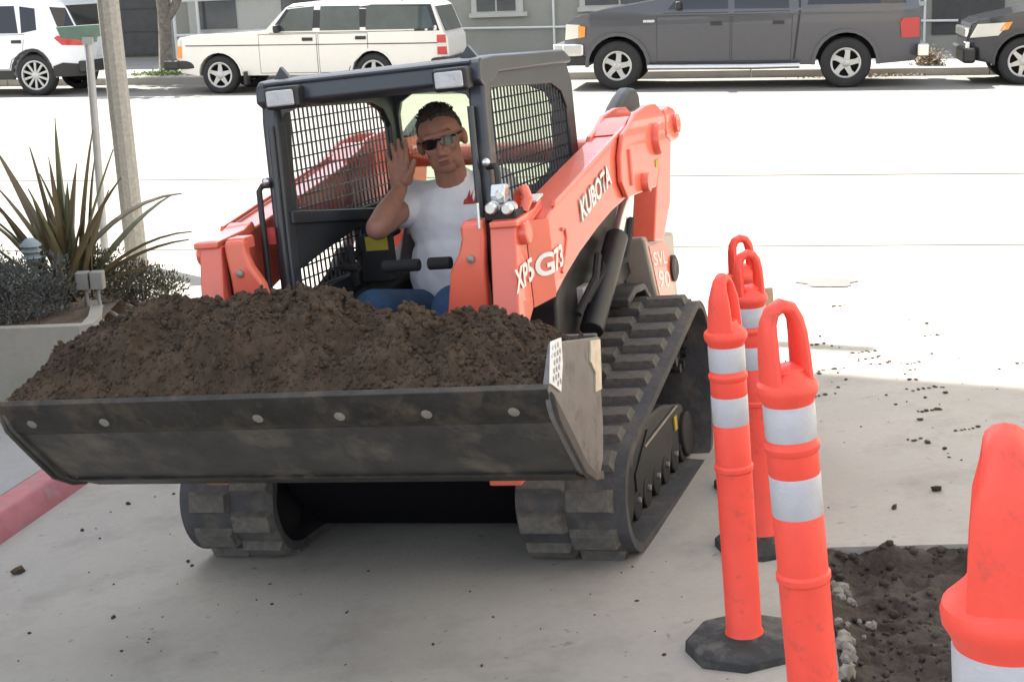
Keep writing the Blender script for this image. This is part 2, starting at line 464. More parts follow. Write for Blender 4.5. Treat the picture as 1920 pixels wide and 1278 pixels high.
for j in range(ny + 1):
    for i in range(nx + 1):
        x = -5.2 + (3.1 + .25 * smooth(.3, .8, j / ny)) * i / nx; yb = 7.27 + max(0, -x - 2.3) * .22; y = yb + 1.65 * j / ny
        mb.v.append((x, y, zsoil(x, y) - .45 * smooth(nx - 12, nx, i) * smooth(.35, .5, j / ny)))
for j in range(ny):
    for i in range(nx):
        a = j * (nx + 1) + i; mb.f.append((a, a + 1, a + nx + 2, a + nx + 1))
tag(mb.build('planter_soil', M_planter_soil), kind='structure')

# ------------------------------------------------------------------ pit soil and clods
def ico(c, r, mb, sub=0):
    # rough clod of 20 faces
    t = (1 + 5 ** .5) / 2
    vs = [(-1, t, 0), (1, t, 0), (-1, -t, 0), (1, -t, 0), (0, -1, t), (0, 1, t), (0, -1, -t), (0, 1, -t), (t, 0, -1), (t, 0, 1), (-t, 0, -1), (-t, 0, 1)]
    fs = [(0, 11, 5), (0, 5, 1), (0, 1, 7), (0, 7, 10), (0, 10, 11), (1, 5, 9), (5, 11, 4), (11, 10, 2), (10, 7, 6), (7, 1, 8), (3, 9, 4), (3, 4, 2), (3, 2, 6), (3, 6, 8), (3, 8, 9), (4, 9, 5), (2, 4, 11), (6, 2, 10), (8, 6, 7), (9, 8, 1)]
    sx, sy, sz = (random.uniform(.7, 1.3) for _ in range(3))
    q = Matrix.Rotation(random.uniform(0, 6.28), 3, 'Z') @ Matrix.Rotation(random.uniform(0, 6.28), 3, 'X')
    out = []
    for v in vs:
        p = Vector(v).normalized() * r * random.uniform(.75, 1.2); p = q @ Vector((p.x * sx, p.y * sy, p.z * sz)); out.append(p + Vector(c))
    mb.add(out, fs)
def lumps(x, y, s=1.0, seed=0):
    P = Vector((x * s, y * s, seed * 3.7))
    w = Vector((noise.noise(P * 9), noise.noise(P * 9 + Vector((5, 5, 5))), 0)) * .05
    Q = P + w
    h = .030 * noise.fractal(Q * 7, .8, 2.1, 4) + .016 * abs(noise.noise(Q * 18)) * 2 + .009 * abs(noise.noise(Q * 41)) * 2 + .006 * noise.noise(Q * 90)
    d = noise.voronoi(Q * 26)[0]
    h += .012 * max(0, .55 - d[0]) * (.5 + noise.noise(Q * 5))
    return h / s
mb = MB(); n1, n2 = 130, 120
q = [Vector((x, y, 0)) for x, y in PIT]
def pitp(a, b):
    P = (q[3] * (1 - a) + q[2] * a) * (1 - b) + (q[0] * (1 - a) + q[1] * a) * b; return P
def pith(P, a, b):
    e = min(a, 1 - a, b, 1 - b); dip = -.055 + .05 * noise.noise((P.x * 2.5, P.y * 2.5, 5)) + .05 * smooth(0, .1, .1 - e)
    return zn(P.x, P.y) + dip + lumps(P.x, P.y, 1.0, 4) * .8
for j in range(n2 + 1):
    for i in range(n1 + 1):
        a, b = i / n1, j / n2; P = pitp(a, b); mb.v.append((P.x, P.y, pith(P, a, b)))
for j in range(n2):
    for i in range(n1):
        a = j * (n1 + 1) + i; mb.f.append((a, a + 1, a + n1 + 2, a + n1 + 1))
for _ in range(900):
    a, b = random.random(), random.random(); P = pitp(a, b); r = random.choice((.003, .004, .005, .006, .008, .010, .014))
    ico((P.x, P.y, pith(P, a, b) + r * .3), r, mb)
tag(mb.build('pit_soil', M_pit, ang=75), kind='stuff', label='dark broken soil filling the pit cut in the driveway')
mb = MB()   # broken slab edge round the pit
for i in range(4):
    a, b = Vector(PIT[i]), Vector(PIT[(i + 1) % 4])
    k = 30
    for j in range(k):
        p, r_ = a.lerp(b, j / k), a.lerp(b, (j + 1) / k)
        mb.add([(p.x, p.y, zn(*p) + .0), (r_.x, r_.y, zn(*r_)), (r_.x, r_.y, zn(*r_) - .3), (p.x, p.y, zn(*p) - .3)], [(0, 1, 2, 3)])
tag(mb.build('pit_edge', M_conc, smooth=False), kind='structure')
mb = MB()   # pale broken concrete crumbs at the left edge of the pit
for _ in range(36):
    b = random.uniform(.35, .78); a = random.uniform(.005, .03 + .09 * math.exp(-((b - .62) / .09) ** 2)); P = pitp(a, b)
    ico((P.x, P.y, pith(P, a, b) + .012), random.uniform(.006, .022), mb)
tag(mb.build('concrete_rubble', mat('rubble_grey', (.20, .18, .155), .9, var=.35, vscale=30), ang=30), kind='stuff', label='pale crumbled concrete along the left edge of the pit')
mb = MB()   # soil crumbs dropped on the driveway
def crumb(x, y, r, flat=.55):
    i0 = len(mb.v); z0 = G(x, y)
    ico((0, 0, 0), r, mb)
    for k in range(i0, len(mb.v)):
        v = mb.v[k]; mb.v[k] = (x + v[0], y + v[1], z0 + max(0, v[2] * flat + r * .35))
for _ in range(100):
    x = random.gauss(1.45, .5); y = random.gauss(5.9, .75)
    if x < 1.0 or (y < 4.4 and x < 2): continue
    crumb(x, y, random.choice((.003, .004, .005, .007, .012)) * random.uniform(.7, 1.2), .4)
for _ in range(26):
    x = random.gauss(1.6, .35); y = random.gauss(5.8, .6); L_ = random.randint(3, 7)
    if x < 1.1 or y < 4.5: continue
    for k in range(L_): crumb(x + k * .018 + random.gauss(0, .006), y + random.gauss(0, .008), random.uniform(.005, .012), .3)
for _ in range(18): 
    x = random.uniform(-1.75, -1.1); y = random.uniform(4.0, 5.9); crumb(x, y, random.choice((.004, .005, .007, .01)))
for _ in range(60):
    x = random.uniform(-1.3, 1.0); y = random.uniform(3.2, 4.6)
    if x > .7 and y < 4.3: continue
    crumb(x, y, random.choice((.0025, .003, .004, .006)))
for (x, y, r) in ((-1.78, 4.95, .022), (-1.66, 5.35, .010), (-1.55, 5.62, .011), (1.37, 4.62, .02), (1.2, 4.5, .014)): crumb(x, y, r, .8)
tag(mb.build('soil_crumbs', M_soil, ang=50), kind='stuff', label='brown soil crumbs dropped on the driveway round the loader')

# ------------------------------------------------------------------ building at the left whose shadow covers the driveway
M_stucco = mat('near_stucco', (.42, .41, .38), .9, var=.06)
def pbox(mb, x0, x1, y0, y1, z0, z1): return mb.box(((x0 + x1) / 2, (y0 + y1) / 2, (z0 + z1) / 2), (x1 - x0, y1 - y0, z1 - z0))
nb = empty('stucco_building', Matrix.Translation((-9.3, 2, -.7)), 'tall plain stucco building out of frame at the left that shades the driveway', 'building')
mb = MB(); pbox(mb, -4.7, 4.0, 1.2, 10.3, 0, 17); mb.build('wall', M_stucco, nb)
mb = MB(); pbox(mb, -4.8, 4.0, 1.1, 10.3, 17.0, 17.3); mb.build('roof', M_stucco, nb)

M_stucco2 = mat('bounce_cream_stucco', (.55, .50, .42), .9, var=.05)  # unseen building, added to bounce warm sunlight onto the shaded driveway
nb = empty('bounce_building', Matrix.Translation((8.6, 1, -.7)), 'unseen cream stucco building added at the right to bounce warm light into the shade', 'building')
mb = MB(); pbox(mb, -4.1, 6, -1, 8.4, 0, 9); mb.build('wall', M_stucco2, nb)
mb = MB(); pbox(mb, -4.2, 6.1, -1.1, 8.5, 9.0, 9.3); mb.build('roof', M_stucco2, nb)

# ------------------------------------------------------------------ far building across the street
WN = 7.5
M_fw = mat('grey_green_stucco', (.27, .27, .235), .9, var=.06, vscale=3, bump=.15, bscale=60)
M_fdark = mat('dark_recess', (.05, .05, .048), .7, var=.2)
M_pipe = mat('white_pipe', (.62, .62, .60), .5)
M_fpanel = mat('pale_panel', (.42, .42, .38), .8, var=.05)
M_fglass = mat('window_dark', (.07, .075, .08), .15, var=.2, vscale=2)
FR = Matrix(((T_.x, N_.x, 0, 0), (T_.y, N_.y, 0, OY), (0, 0, 1, 0), (0, 0, 0, 1)))
fb = empty('apartment_building', FR @ Matrix.Translation((0, WN, -.2)), 'grey green stucco building across the street behind the parked cars', 'building')
mb = MB(); pbox(mb, -60, 60, 0, 8, 0, 6.5); mb.build('wall', M_fw, fb)
mb = MB(); pbox(mb, -60, 60, -.4, 8.3, 6.5, 6.8); mb.build('roof', M_fpanel, fb)
def fbox(name, s0, s1, z0, z1, m, d0=-.05, d1=-.003, parent=None):
    mb = MB(); pbox(mb, s0, s1, d0, d1, z0 + .2, z1 + .2); return mb.build(name, m, parent or fb)
def fwin(s0, s1, z0, z1):
    f = fbox('window', s0 - .12, s1 + .16, z0 - .07, z1 + .12, M_fpanel, -.06)
    fbox('pane', s0, (s0 + s1) / 2 - .02, z0, z1, M_fglass, -.07, -.061, f); fbox('pane', (s0 + s1) / 2 + .02, s1, z0, z1, M_fglass, -.07, -.061, f)
    fbox('sill', s0 - .16, s1 + .25, z0 - .12, z0 - .03, M_fpanel, -.12, -.061, f)
for a in ((-1.87, -1.03, 1.12, 2.3), (.45, 1.9, 1.17, 2.3), (4.2, 5.4, 1.1, 2.2), (6.1, 7.1, 1.05, 2.2), (-14, -12, 1.2, 2.4)): fwin(*a)
fbox('pale_panel', -8.35, -4.6, .86, 2.3, M_fpanel, -.04)
p = fbox('window', -8.12, -7.24, .95, 2.1, M_fglass, -.06, -.042); fbox('window', -6.2, -5.2, 1.0, 2.1, M_fglass, -.06, -.042)
d = fbox('garage_door', -10.1, -9.0, .4, 2.6, M_fdark, -.03); 
for k in range(4): fbox('door_panel', -10.05, -9.05, .45 + .5 * k, .91 + .5 * k, M_fdark, -.045, -.031, d)
d = fbox('side_door', 7.5, 8.9, .35, 2.5, M_fdark, -.03)
def pipe(pts, r=.025):
    mb = MB(); mb.tube([(a, -.09, z + .2) for a, z in pts], r, 8); return mb.build('wall_pipe', M_pipe, fb)
pipe([(-8.6, .84), (-3.0, .80), (0.0, .75), (3, .73), (8, .62)]); pipe([(-.22, -.1), (-.22, 3)]); pipe([(7.35, -.1), (7.35, 3)])
rl = empty('white_railing', FR @ Matrix.Translation((-6.8, WN - .25, 0)), 'white pipe railing along the pale panelled wall above the white wagon', 'railing')
for nm, pts in (('rail', [(-1.8, 0, 1.58), (2.2, 0, 1.62)]), ('rail', [(-1.8, 0, .84), (2.2, 0, .80)]), ('post', [(-1.8, 0, .1), (-1.8, 0, 1.6)]), ('post', [(-1.25, 0, .1), (-1.25, 0, 1.6)]), ('post', [(2.2, 0, .1), (2.2, 0, 1.62)])):
    mb = MB(); mb.tube(pts, .035, 8); mb.build(nm, M_pipe, rl)

# street tree and dry shrub on the far sidewalk
M_bark = mat('pale_bark', (.16, .14, .12), .9, var=.45, vscale=12, bump=.8, bscale=20)
M_leaf = mat('dull_leaf', (.06, .085, .035), .7, var=.4, vscale=3)
tr = empty('street_tree', FR @ Matrix.Translation((-7.2, 3.35, .2)), 'pale barked street tree standing in front of the white wagon bonnet', 'tree')
mb = MB(); mb.tube([(.02, 0, 0), (-.02, 0, .3), (0, .02, .8), (.03, 0, 1.3), (-.02, 0, 2.0), (.05, .05, 3.2)], .2, 12, [.20, .14, .125, .13, .12, .10])
mb.tube([(0, 0, 1.0), (.25, .05, 1.35), (.6, .1, 2.1), (1.0, .1, 3.1)], .1, 10, [.10, .09, .08, .05])
mb.tube([(0, 0, 1.7), (-.4, .1, 2.4), (-.8, -.1, 3.3)], .1, 10, [.11, .09, .06])
mb.build('trunk', M_bark, tr)
def leaf_cloud(name, n, f, size, m, parent):
    mb = MB()
    for _ in range(n):
        c = Vector(f()); a = Vector((random.gauss(0, 1), random.gauss(0, 1), random.gauss(0, 1))).normalized(); b = a.orthogonal().normalized()
        s = size * random.uniform(.6, 1.3)
        mb.add([c - a * s, c + b * s * .4, c + a * s, c - b * s * .4], [(0, 1, 2, 3)])
    return mb.build(name, m, parent, smooth=False)
cl = [(Vector((random.gauss(-1.2, 1.1), random.gauss(-.4, .9), random.uniform(3.2, 5.2))), random.uniform(.4, .8)) for _ in range(22)]
def crownp():
    c, r = random.choice(cl); v = Vector((random.gauss(0, 1), random.gauss(0, 1), random.gauss(0, 1))).normalized(); return c + v * r * random.random() ** .4
leaf_cloud('crown', 9000, crownp, .13, M_leaf, tr)
M_dry = mat('dry_foliage', (.16, .12, .075), .9, var=.4, vscale=15)
sh_ = empty('dry_shrub', FR @ Matrix.Translation((7.05, 2.9, .06)), 'clump of dry brown weeds on the kerb behind the grey pickup', 'plant')
def dryp():
    v = Vector((random.gauss(0, .12), random.gauss(0, .1), abs(random.gauss(0, .12)))); return v
leaf_cloud('foliage', 900, dryp, .035, M_dry, sh_)
mb = MB(); mb.tube([(0, 0, 0), (.02, 0, .12), (0, .02, .25)], .012, 6); mb.build('stem', M_bark, sh_)
gr = leaf_cloud('kerb_weeds', 900, lambda: SP(random.gauss(-7.2, .28), random.gauss(3.0, .2), zs(-7.2) + .14 + abs(random.gauss(0, .03))), .03, mat('weed_green', (.12, .17, .05), .8, var=.3), None)
tag(gr, 'low green weeds round the foot of the street tree', kind='stuff')
gl = leaf_cloud('dead_leaves', 260, lambda: SP(random.gauss(5.9, .5), random.gauss(2.1, .12), zs(5.9) + .015 + abs(random.gauss(0, .01))), .03, M_dry, None)
tag(gl, 'scatter of dry leaves in the gutter behind the pickup', kind='stuff')

# ------------------------------------------------------------------ parked cars
M_tyre = mat('tyre', (.022, .022, .023), .85, var=.2, vscale=20)
M_well = mat('wheel_well', (.012, .012, .012), .9)
M_glass = mat('car_glass', (.05, .066, .064), .08, var=.25, vscale=2.5, coat=.3)
M_gdark = mat('tinted_glass', (.012, .014, .018), .08, coat=.3)
M_alloy = mat('alloy_rim', (.45, .45, .44), .35, metal=.55)
M_trim = mat('black_trim', (.02, .02, .021), .5)
M_cwhite = mat('cream_white_paint', (.74, .715, .66), .3, coat=.4, var=.02)
M_swhite = mat('white_car_paint', (.75, .77, .80), .25, coat=.5, var=.02)
M_cgrey = mat('pewter_paint', (.075, .076, .088), .3, metal=.3, coat=.6, var=.03)
M_cblack = mat('dark_blue_black_paint', (.022, .024, .032), .25, coat=.6)
M_redlens = mat('red_tail_lens', (.48, .03, .03), .2, coat=.5)
M_amber = mat('amber_lens', (.75, .26, .03), .25, coat=.5)
M_clear = mat('clear_lens', (.62, .60, .52), .15, coat=.6)
M_bright = mat('bright_chrome', (.68, .68, .66), .2, metal=.9)
def arch(cx, cz, r, z0, n=12):
    # from right foot to left foot, over the top
    a0 = math.asin(max(-1, min(1, (z0 - cz) / r)))
    return [(cx + r * math.cos(t), cz + r * math.sin(t)) for t in [a0 + (math.pi - 2 * a0) * k / n for k in range(n + 1)]]
class Car:
    def __init__(s, name, label, cat_group, s_front, gap, L, Wd, zb, paint, belt, tumble=.22, plan=.16):
        cat, group = cat_group
        s.xm = lambda x: x
        s.L, s.W, s.belt, s.tum, s.plan, s.paint = L, Wd, belt, tumble, plan, paint
        z0 = zs(s_front); M = FR @ Matrix.Translation((s_front, gap, z0)) @ Matrix.Rotation(math.atan(.0145), 4, 'Y')
        s.o = empty(name, M, label, cat, group)
    def y(s, x, z):
        d = 0
        if z > s.belt: d += (z - s.belt) * s.tum + max(0, z - s.zr + .10) * .6 if hasattr(s, 'zr') else (z - s.belt) * s.tum
        else: d += .05 * ((z - s.belt + .15) / .6) ** 2
        e = min(x, s.L - x); e = max(e, -.05)
        if e < .55: d += s.plan * ((.55 - e) / .55) ** 2
        return d
    def body(s, poly):
        bm = bmesh.new(); poly = [(s.xm(x), z) for x, z in poly]; vs = [bm.verts.new((x, 0, z)) for x, z in poly]; f = bm.faces.new(vs)
        r = bmesh.ops.extrude_face_region(bm, geom=[f])
        bmesh.ops.translate(bm, verts=[e for e in r['geom'] if isinstance(e, bmesh.types.BMVert)], vec=(0, s.W, 0))
        bmesh.ops.recalc_face_normals(bm, faces=bm.faces)
        zz = [p[1] for p in poly]; z0, z1 = min(zz), max(zz)
        for k in range(1, 16): bmesh.ops.bisect_plane(bm, geom=bm.verts[:] + bm.edges[:] + bm.faces[:], plane_co=(0, 0, z0 + (z1 - z0) * k / 16), plane_no=(0, 0, 1))
        bmesh.ops.bisect_plane(bm, geom=bm.verts[:] + bm.edges[:] + bm.faces[:], plane_co=(0, 0, s.belt), plane_no=(0, 0, 1))
        for x in (.08, .2, .35, .55, s.L - .55, s.L - .35, s.L - .2, s.L - .08): bmesh.ops.bisect_plane(bm, geom=bm.verts[:] + bm.edges[:] + bm.faces[:], plane_co=(x, 0, 0), plane_no=(1, 0, 0))
        for yb in (.08, .3, s.W - .3, s.W - .08): bmesh.ops.bisect_plane(bm, geom=bm.verts[:] + bm.edges[:] + bm.faces[:], plane_co=(0, yb, 0), plane_no=(0, 1, 0))
        for v in bm.verts:
            d = s.y(v.co.x, v.co.z); c = s.W / 2; t = (v.co.y - c) / c; v.co.y = c + t * (c - d)
        me = bpy.data.meshes.new('body'); bm.to_mesh(me); bm.free()
        finish('body', me, s.paint, s.o, bevel=.022, ang=32, seg=3)
        mb = MB(); zz0 = z0 + .03; mb.box((s.L / 2, s.W / 2, z0 + .25), (s.L * .93, s.W - .5, .36)); mb.build('underbody', M_well, s.o)
    def panel(s, name, poly, m, out=.006, th=.03, parent=None, both=True, sub=.12, bevel=0):
        res = None
        for side in ((0, 1) if both else (0,)):
            bm = bmesh.new(); vs = [bm.verts.new((s.xm(x), 0, z)) for x, z in poly]; bm.faces.new(vs)
            zz = [p[1] for p in poly]; xx = [s.xm(p[0]) for p in poly]
            k = min(zz) + sub
            while k < max(zz): bmesh.ops.bisect_plane(bm, geom=bm.verts[:] + bm.edges[:] + bm.faces[:], plane_co=(0, 0, k), plane_no=(0, 0, 1)); k += sub
            k = min(xx) + sub
            while k < max(xx): bmesh.ops.bisect_plane(bm, geom=bm.verts[:] + bm.edges[:] + bm.faces[:], plane_co=(k, 0, 0), plane_no=(1, 0, 0)); k += sub
            bmesh.ops.triangulate(bm, faces=[f for f in bm.faces if len(f.verts) > 4])
            r = bmesh.ops.extrude_face_region(bm, geom=bm.faces[:])
            top = {e for e in r['geom'] if isinstance(e, bmesh.types.BMVert)}
            for v in bm.verts:
                yy = s.y(v.co.x, v.co.z) - out if v in top else s.y(v.co.x, v.co.z) + th
                v.co.y = yy if side == 0 else s.W - yy
            bmesh.ops.recalc_face_normals(bm, faces=bm.faces)
            me = bpy.data.meshes.new(name); bm.to_mesh(me); bm.free()
            o = finish(name, me, m, parent or s.o, bevel=bevel, ang=40)
            if side == 0: res = o
        return res
    def door(s, poly, handle=None):
        cx = sum(p[0] for p in poly) / len(poly); cz = sum(p[1] for p in poly) / len(poly)
        s.panel('door_seal', [(x + .009 * (1 if x > cx else -1), z + .009 * (1 if z > cz else -1)) for x, z in poly], M_trim, .0015)
        d = s.panel('door', poly, s.paint, .005)
        if handle: s.panel('handle', [(handle[0], handle[1]), (handle[0] + .18, handle[1]), (handle[0] + .18, handle[1] + .055), (handle[0], handle[1] + .055)], M_trim, .02, parent=d, both=False)
    def wheel(s, x, z, r, rim, spokes, style, my=.02):
        for side in (0, 1):
            yy = my if side == 0 else s.W - my; sg = 1 if side == 0 else -1
            Mx = Matrix.Translation((x, yy, z)) @ Matrix.Rotation(R_(90) * sg, 4, 'X')   # axis outwards = +Z
            wd = .21; b = rim
            w = MB().lathe([(b, .0), (b + .015, .012), (r - .05, .014), (r - .015, -.005), (r, -.04), (r, -wd + .04), (r - .02, -wd), (b, -wd)], 36, Mx, False).build('wheel', M_tyre, s.o)
            MB().lathe([(b - .004, .006), (b - .004, -.02), (b - .03, -.03), (b - .045, -.11), (.01, -.11)], 36, Mx, False).build('rim', M_well, w)
            MB().lathe([(b + .002, -.03), (b + .002, .012), (b - .012, .016), (b - .028, .008), (b - .03, -.03)], 36, Mx, False).build('rim_lip', M_alloy, w)
            mb = MB()
            for k in range(spokes):
                a = 2 * math.pi * k / spokes + .3; Ma = Mx @ Matrix.Rotation(a, 4, 'Z')
                if style == 'star': poly = [(.03, -.05), (b - .05, -.028), (b - .02, -.05), (b - .02, .05), (b - .05, .028), (.03, .05)]
                elif style == 'slim': poly = [(.03, -.018), (b - .02, -.022), (b - .02, .022), (.03, .018)]
                else: poly = [(.05, -.06), (b - .06, -.065), (b - .02, -.09), (b - .02, .03), (b - .08, .015), (.05, .035)]
                vs = [Ma @ Vector((u, v, h)) for h in (-.035, -.002) for u, v in poly]; n = len(poly)
                mb.add(vs, [tuple(range(n - 1, -1, -1)), tuple(range(n, 2 * n))] + [(k2, (k2 + 1) % n, n + (k2 + 1) % n, n + k2) for k2 in range(n)])
            mb.lathe([(.065, -.04), (.065, -.002), (.05, .008), (.0, .01)], 16, Mx)
            mb.build('spokes', M_alloy, w, bevel=.004)
            if side == 0: pass
GRP = None
def mirror(car, x, z, m):
    mb = MB(); mb.box((x, -.10, z), (.09, .2, .13)); o = mb.build('wing_mirror', m, car.o, bevel=.03, seg=3)

# white estate car
c = Car('estate_car', 'cream white boxy estate car with roof rack feet parked across the street', ('car', None), -5.75, 0, 4.85, 1.72, 0, M_cwhite, 1.0, .28, .14)
c.zr = 1.5; c.xm = lambda x: x if x < 3.7 else 3.7 + (x - 3.7) * .90
hz = .315; hx1, hx2 = .885, 3.58
poly = [(.16, .36), (.10, .55), (.15, .90), (.19, .945), (.5, .985), (1.62, 1.02), (1.75, 1.05), (2.08, 1.40), (2.2, 1.465), (2.6, 1.5), (4.4, 1.475), (4.62, 1.44), (4.72, 1.38), (4.90, .96), (4.96, .88), (4.98, .55), (4.93, .36)] + arch(hx2, hz, .37, .30) + arch(hx1, hz, .37, .30)
c.body(poly)
c.panel('arch_lip', arch(hx1, hz, .405, .30) + arch(hx1, hz, .372, .30)[::-1], M_cwhite, .012); c.panel('arch_lip', arch(hx2, hz, .405, .30) + arch(hx2, hz, .372, .30)[::-1], M_cwhite, .012)
c.panel('window_surround', [(1.80, .99), (2.12, 1.41), (2.6, 1.445), (4.66, 1.415), (4.83, .99)], M_trim, .002)
for w in ([(1.93, 1.025), (2.16, 1.385), (2.58, 1.42), (2.56, 1.025)], [(2.69, 1.025), (2.69, 1.42), (3.36, 1.415), (3.38, 1.025)], [(3.48, 1.025), (3.48, 1.415), (4.60, 1.385), (4.74, 1.025)]): c.panel('window', w, M_glass, .006)
c.door([(1.62, .34), (1.62, .97), (2.62, .97), (2.62, .34)], (2.38, .86)); c.door([(2.66, .34), (2.66, .97), (3.5, .97), (3.5, .72), (3.17, .42), (3.14, .34)], (3.30, .87))
c.panel('rubbing_strip', [(.3, .80), (.3, .815), (4.85, .80), (4.85, .785)], M_trim, .008)
c.panel('tail_light', [(4.78, .60), (4.78, .92), (4.93, .92), (4.95, .60)], M_redlens, .01); c.panel('reversing_light', [(4.78, .73), (4.78, .79), (4.945, .79), (4.95, .73)], M_clear, .013)
c.panel('turn_light', [(.12, .60), (.14, .80), (.22, .80), (.21, .60)], M_amber, .012); c.panel('headlight', [(.14, .81), (.15, .90), (.22, .91), (.21, .81)], M_clear, .012)
mb = MB(); mb.box((.02, .86, .49), (.28, 1.70, .15)); mb.box((.2, .07, .49), (.5, .08, .14)); mb.build('front_bumper', M_trim, c.o, bevel=.03, seg=3)
mb = MB(); mb.box((4.82, .86, .49), (.20, 1.66, .15)); mb.box((4.68, .09, .49), (.3, .08, .14)); mb.build('rear_bumper', M_trim, c.o, bevel=.03, seg=3)
mb = MB(); mb.prism([(1.74, 1.06), (2.07, 1.41), (2.09, 1.40), (1.77, 1.05)], .25, 1.47); mb.build('windscreen', M_glass, c.o)
mb = MB(); mb.prism([(4.61, 1.38), (4.775, .98), (4.795, .98), (4.63, 1.38)], .25, 1.47); mb.build('rear_window', M_glass, c.o)
for x in (2.45, 4.0):
    mb = MB(); mb.box((x, .25, 1.53), (.16, .06, .12), taper=.3); mb.box((x, 1.47, 1.53), (.16, .06, .12), taper=.3); mb.tube([(x, .22, 1.59), (x, 1.5, 1.59)], .018, 8); mb.build('roof_rack', M_trim, c.o)
mb = MB(); mb.box((1.35, .05, .26), (.05, .18, .22)); mb.build('mud_flap', M_trim, c.o)
for x in (hx1, hx2): c.wheel(x, hz, .325, .215, 5, 'star', .03)
mirror(c, 1.98, 1.07, M_trim)

# grey pickup with a canopy
c = Car('pickup_truck', 'dark grey crew cab pickup truck with a bed canopy and chrome bumper', ('pickup truck', None), .95, -.05, 5.72, 1.95, 0, M_cgrey, 1.22, .20, .22)
c.zr = 1.9
hz = .385; hx1, hx2 = .96, 4.56
poly = [(.12, .50), (.06, .62), (.08, .80), (.13, 1.06), (.28, 1.17), (.7, 1.27), (1.35, 1.37), (1.62, 1.42), (1.75, 1.47), (2.28, 1.85), (2.5, 1.90), (3.9, 1.91), (4.0, 1.92), (5.4, 1.90), (5.58, 1.83), (5.66, 1.25), (5.70, 1.2), (5.70, .50), (5.62, .40)] + arch(hx2, hz, .47, .36) + arch(hx1, hz, .47, .38)
c.body(poly)
c.panel('arch_lip', arch(hx1, hz, .53, .36) + arch(hx1, hz, .472, .36)[::-1], M_cgrey, .035); c.panel('arch_lip', arch(hx2, hz, .53, .36) + arch(hx2, hz, .472, .36)[::-1], M_cgrey, .035)
for w in ([(1.70, 1.19), (2.0, 1.50), (2.34, 1.80), (2.72, 1.82), (2.72, 1.19)], [(2.82, 1.19), (2.82, 1.82), (3.6, 1.82), (3.68, 1.20)]): c.panel('window', w, M_gdark, .004)
c.panel('canopy_window', [(3.95, 1.29), (4.05, 1.80), (5.3, 1.78), (5.46, 1.29)], M_gdark, .004)
c.panel('bed_seam', [(3.74, .45), (3.82, 1.2), (3.80, 1.85), (3.835, 1.85), (3.855, 1.2), (3.775, .45)], M_trim, .003)
c.door([(1.60, .44), (1.60, 1.15), (2.75, 1.15), (2.75, .44)], (2.45, 1.0)); c.door([(2.79, .44), (2.79, 1.15), (3.72, 1.15), (3.70, .44)], (3.42, 1.0))
c.panel('headlight', [(.10, .80), (.12, 1.05), (.36, 1.04), (.36, .84)], M_clear, .02); c.panel('turn_light', [(.33, .83), (.33, 1.03), (.45, 1.01), (.44, .85)], M_amber, .022)
c.panel('tail_light', [(5.40, .76), (5.37, 1.0), (5.42, 1.06), (5.67, 1.06), (5.68, .76)], M_redlens, .015)
c.panel('badge', [(1.38, 1.06), (1.38, 1.10), (1.56, 1.10), (1.56, 1.06)], M_bright, .006, both=False)
c.panel('crease', [(.5, 1.13), (.5, 1.145), (5.6, 1.165), (5.6, 1.15)], M_cgrey, .014)
mb = MB(); mb.box((.02, .975, .64), (.22, 1.96, .20)); mb.box((.24, .03, .64), (.36, .10, .20)); mb.build('front_bumper', M_bright, c.o, bevel=.04, seg=3)
mb = MB(); mb.box((.08, .975, .47), (.24, 1.84, .17)); mb.box((.3, .09, .47), (.3, .1, .16)); mb.build('front_valance', M_trim, c.o, bevel=.03)
mb = MB(); mb.box((5.74, .975, .56), (.18, 1.86, .2)); mb.build('rear_bumper', M_bright, c.o, bevel=.03)
mb = MB(); mb.tube([(1.45, -.04, .36), (3.1, -.05, .35), (3.85, -.04, .36)], .045, 10); mb.build('side_step', M_bright, c.o)
mb = MB(); mb.prism([(1.76, 1.48), (2.27, 1.84), (2.30, 1.83), (1.80, 1.47)], .25, 1.7); mb.build('windscreen', M_gdark, c.o)
for x in (hx1, hx2): c.wheel(x, hz, .395, .235, 5, 'swirl', .0)
mirror(c, 1.95, 1.32, M_trim)

# white compact SUV, seen from behind the rear door
c = Car('compact_suv', 'white compact SUV with ten spoke wheels parked behind the green sign', ('car', None), -11.53, .0, 4.15, 1.8, 0, M_swhite, 1.02, .30, .24)
c.zr = 1.66; c.xm = lambda x: x if x < 3.3 else 3.3 + (x - 3.3) * .74
hz = .35; hx1, hx2 = .86, 3.30
poly = [(.1, .4), (.03, .6), (.08, .85), (.3, .98), (1.2, 1.12), (1.35, 1.15), (2.0, 1.58), (2.2, 1.64), (2.8, 1.67), (3.7, 1.63), (4.02, 1.56), (4.12, 1.46), (4.36, 1.08), (4.43, .95), (4.45, .55), (4.36, .36)] + arch(hx2, hz, .41, .30) + arch(hx1, hz, .41, .30)
c.body(poly)
for x in (hx1, hx2): c.panel('arch_trim', arch(x, hz, .46, .28) + arch(x, hz, .41, .28)[::-1], M_trim, .014)
c.panel('sill_trim', [(hx1 + .45, .28), (hx1 + .46, .44), (hx2 - .46, .44), (hx2 - .45, .28)], M_trim, .012)
c.panel('bumper_trim', [(hx2 + .45, .32), (hx2 + .47, .50), (4.0, .56), (4.46, .52), (4.40, .32)], M_trim, .012)
for w in ([(1.35, 1.07), (1.95, 1.48), (2.2, 1.53), (2.3, 1.07)], [(2.38, 1.07), (2.3, 1.53), (2.95, 1.53), (3.05, 1.07)], [(3.11, 1.07), (3.05, 1.52), (3.35, 1.48), (3.42, 1.12)]): c.panel('window', w, M_gdark, .004)
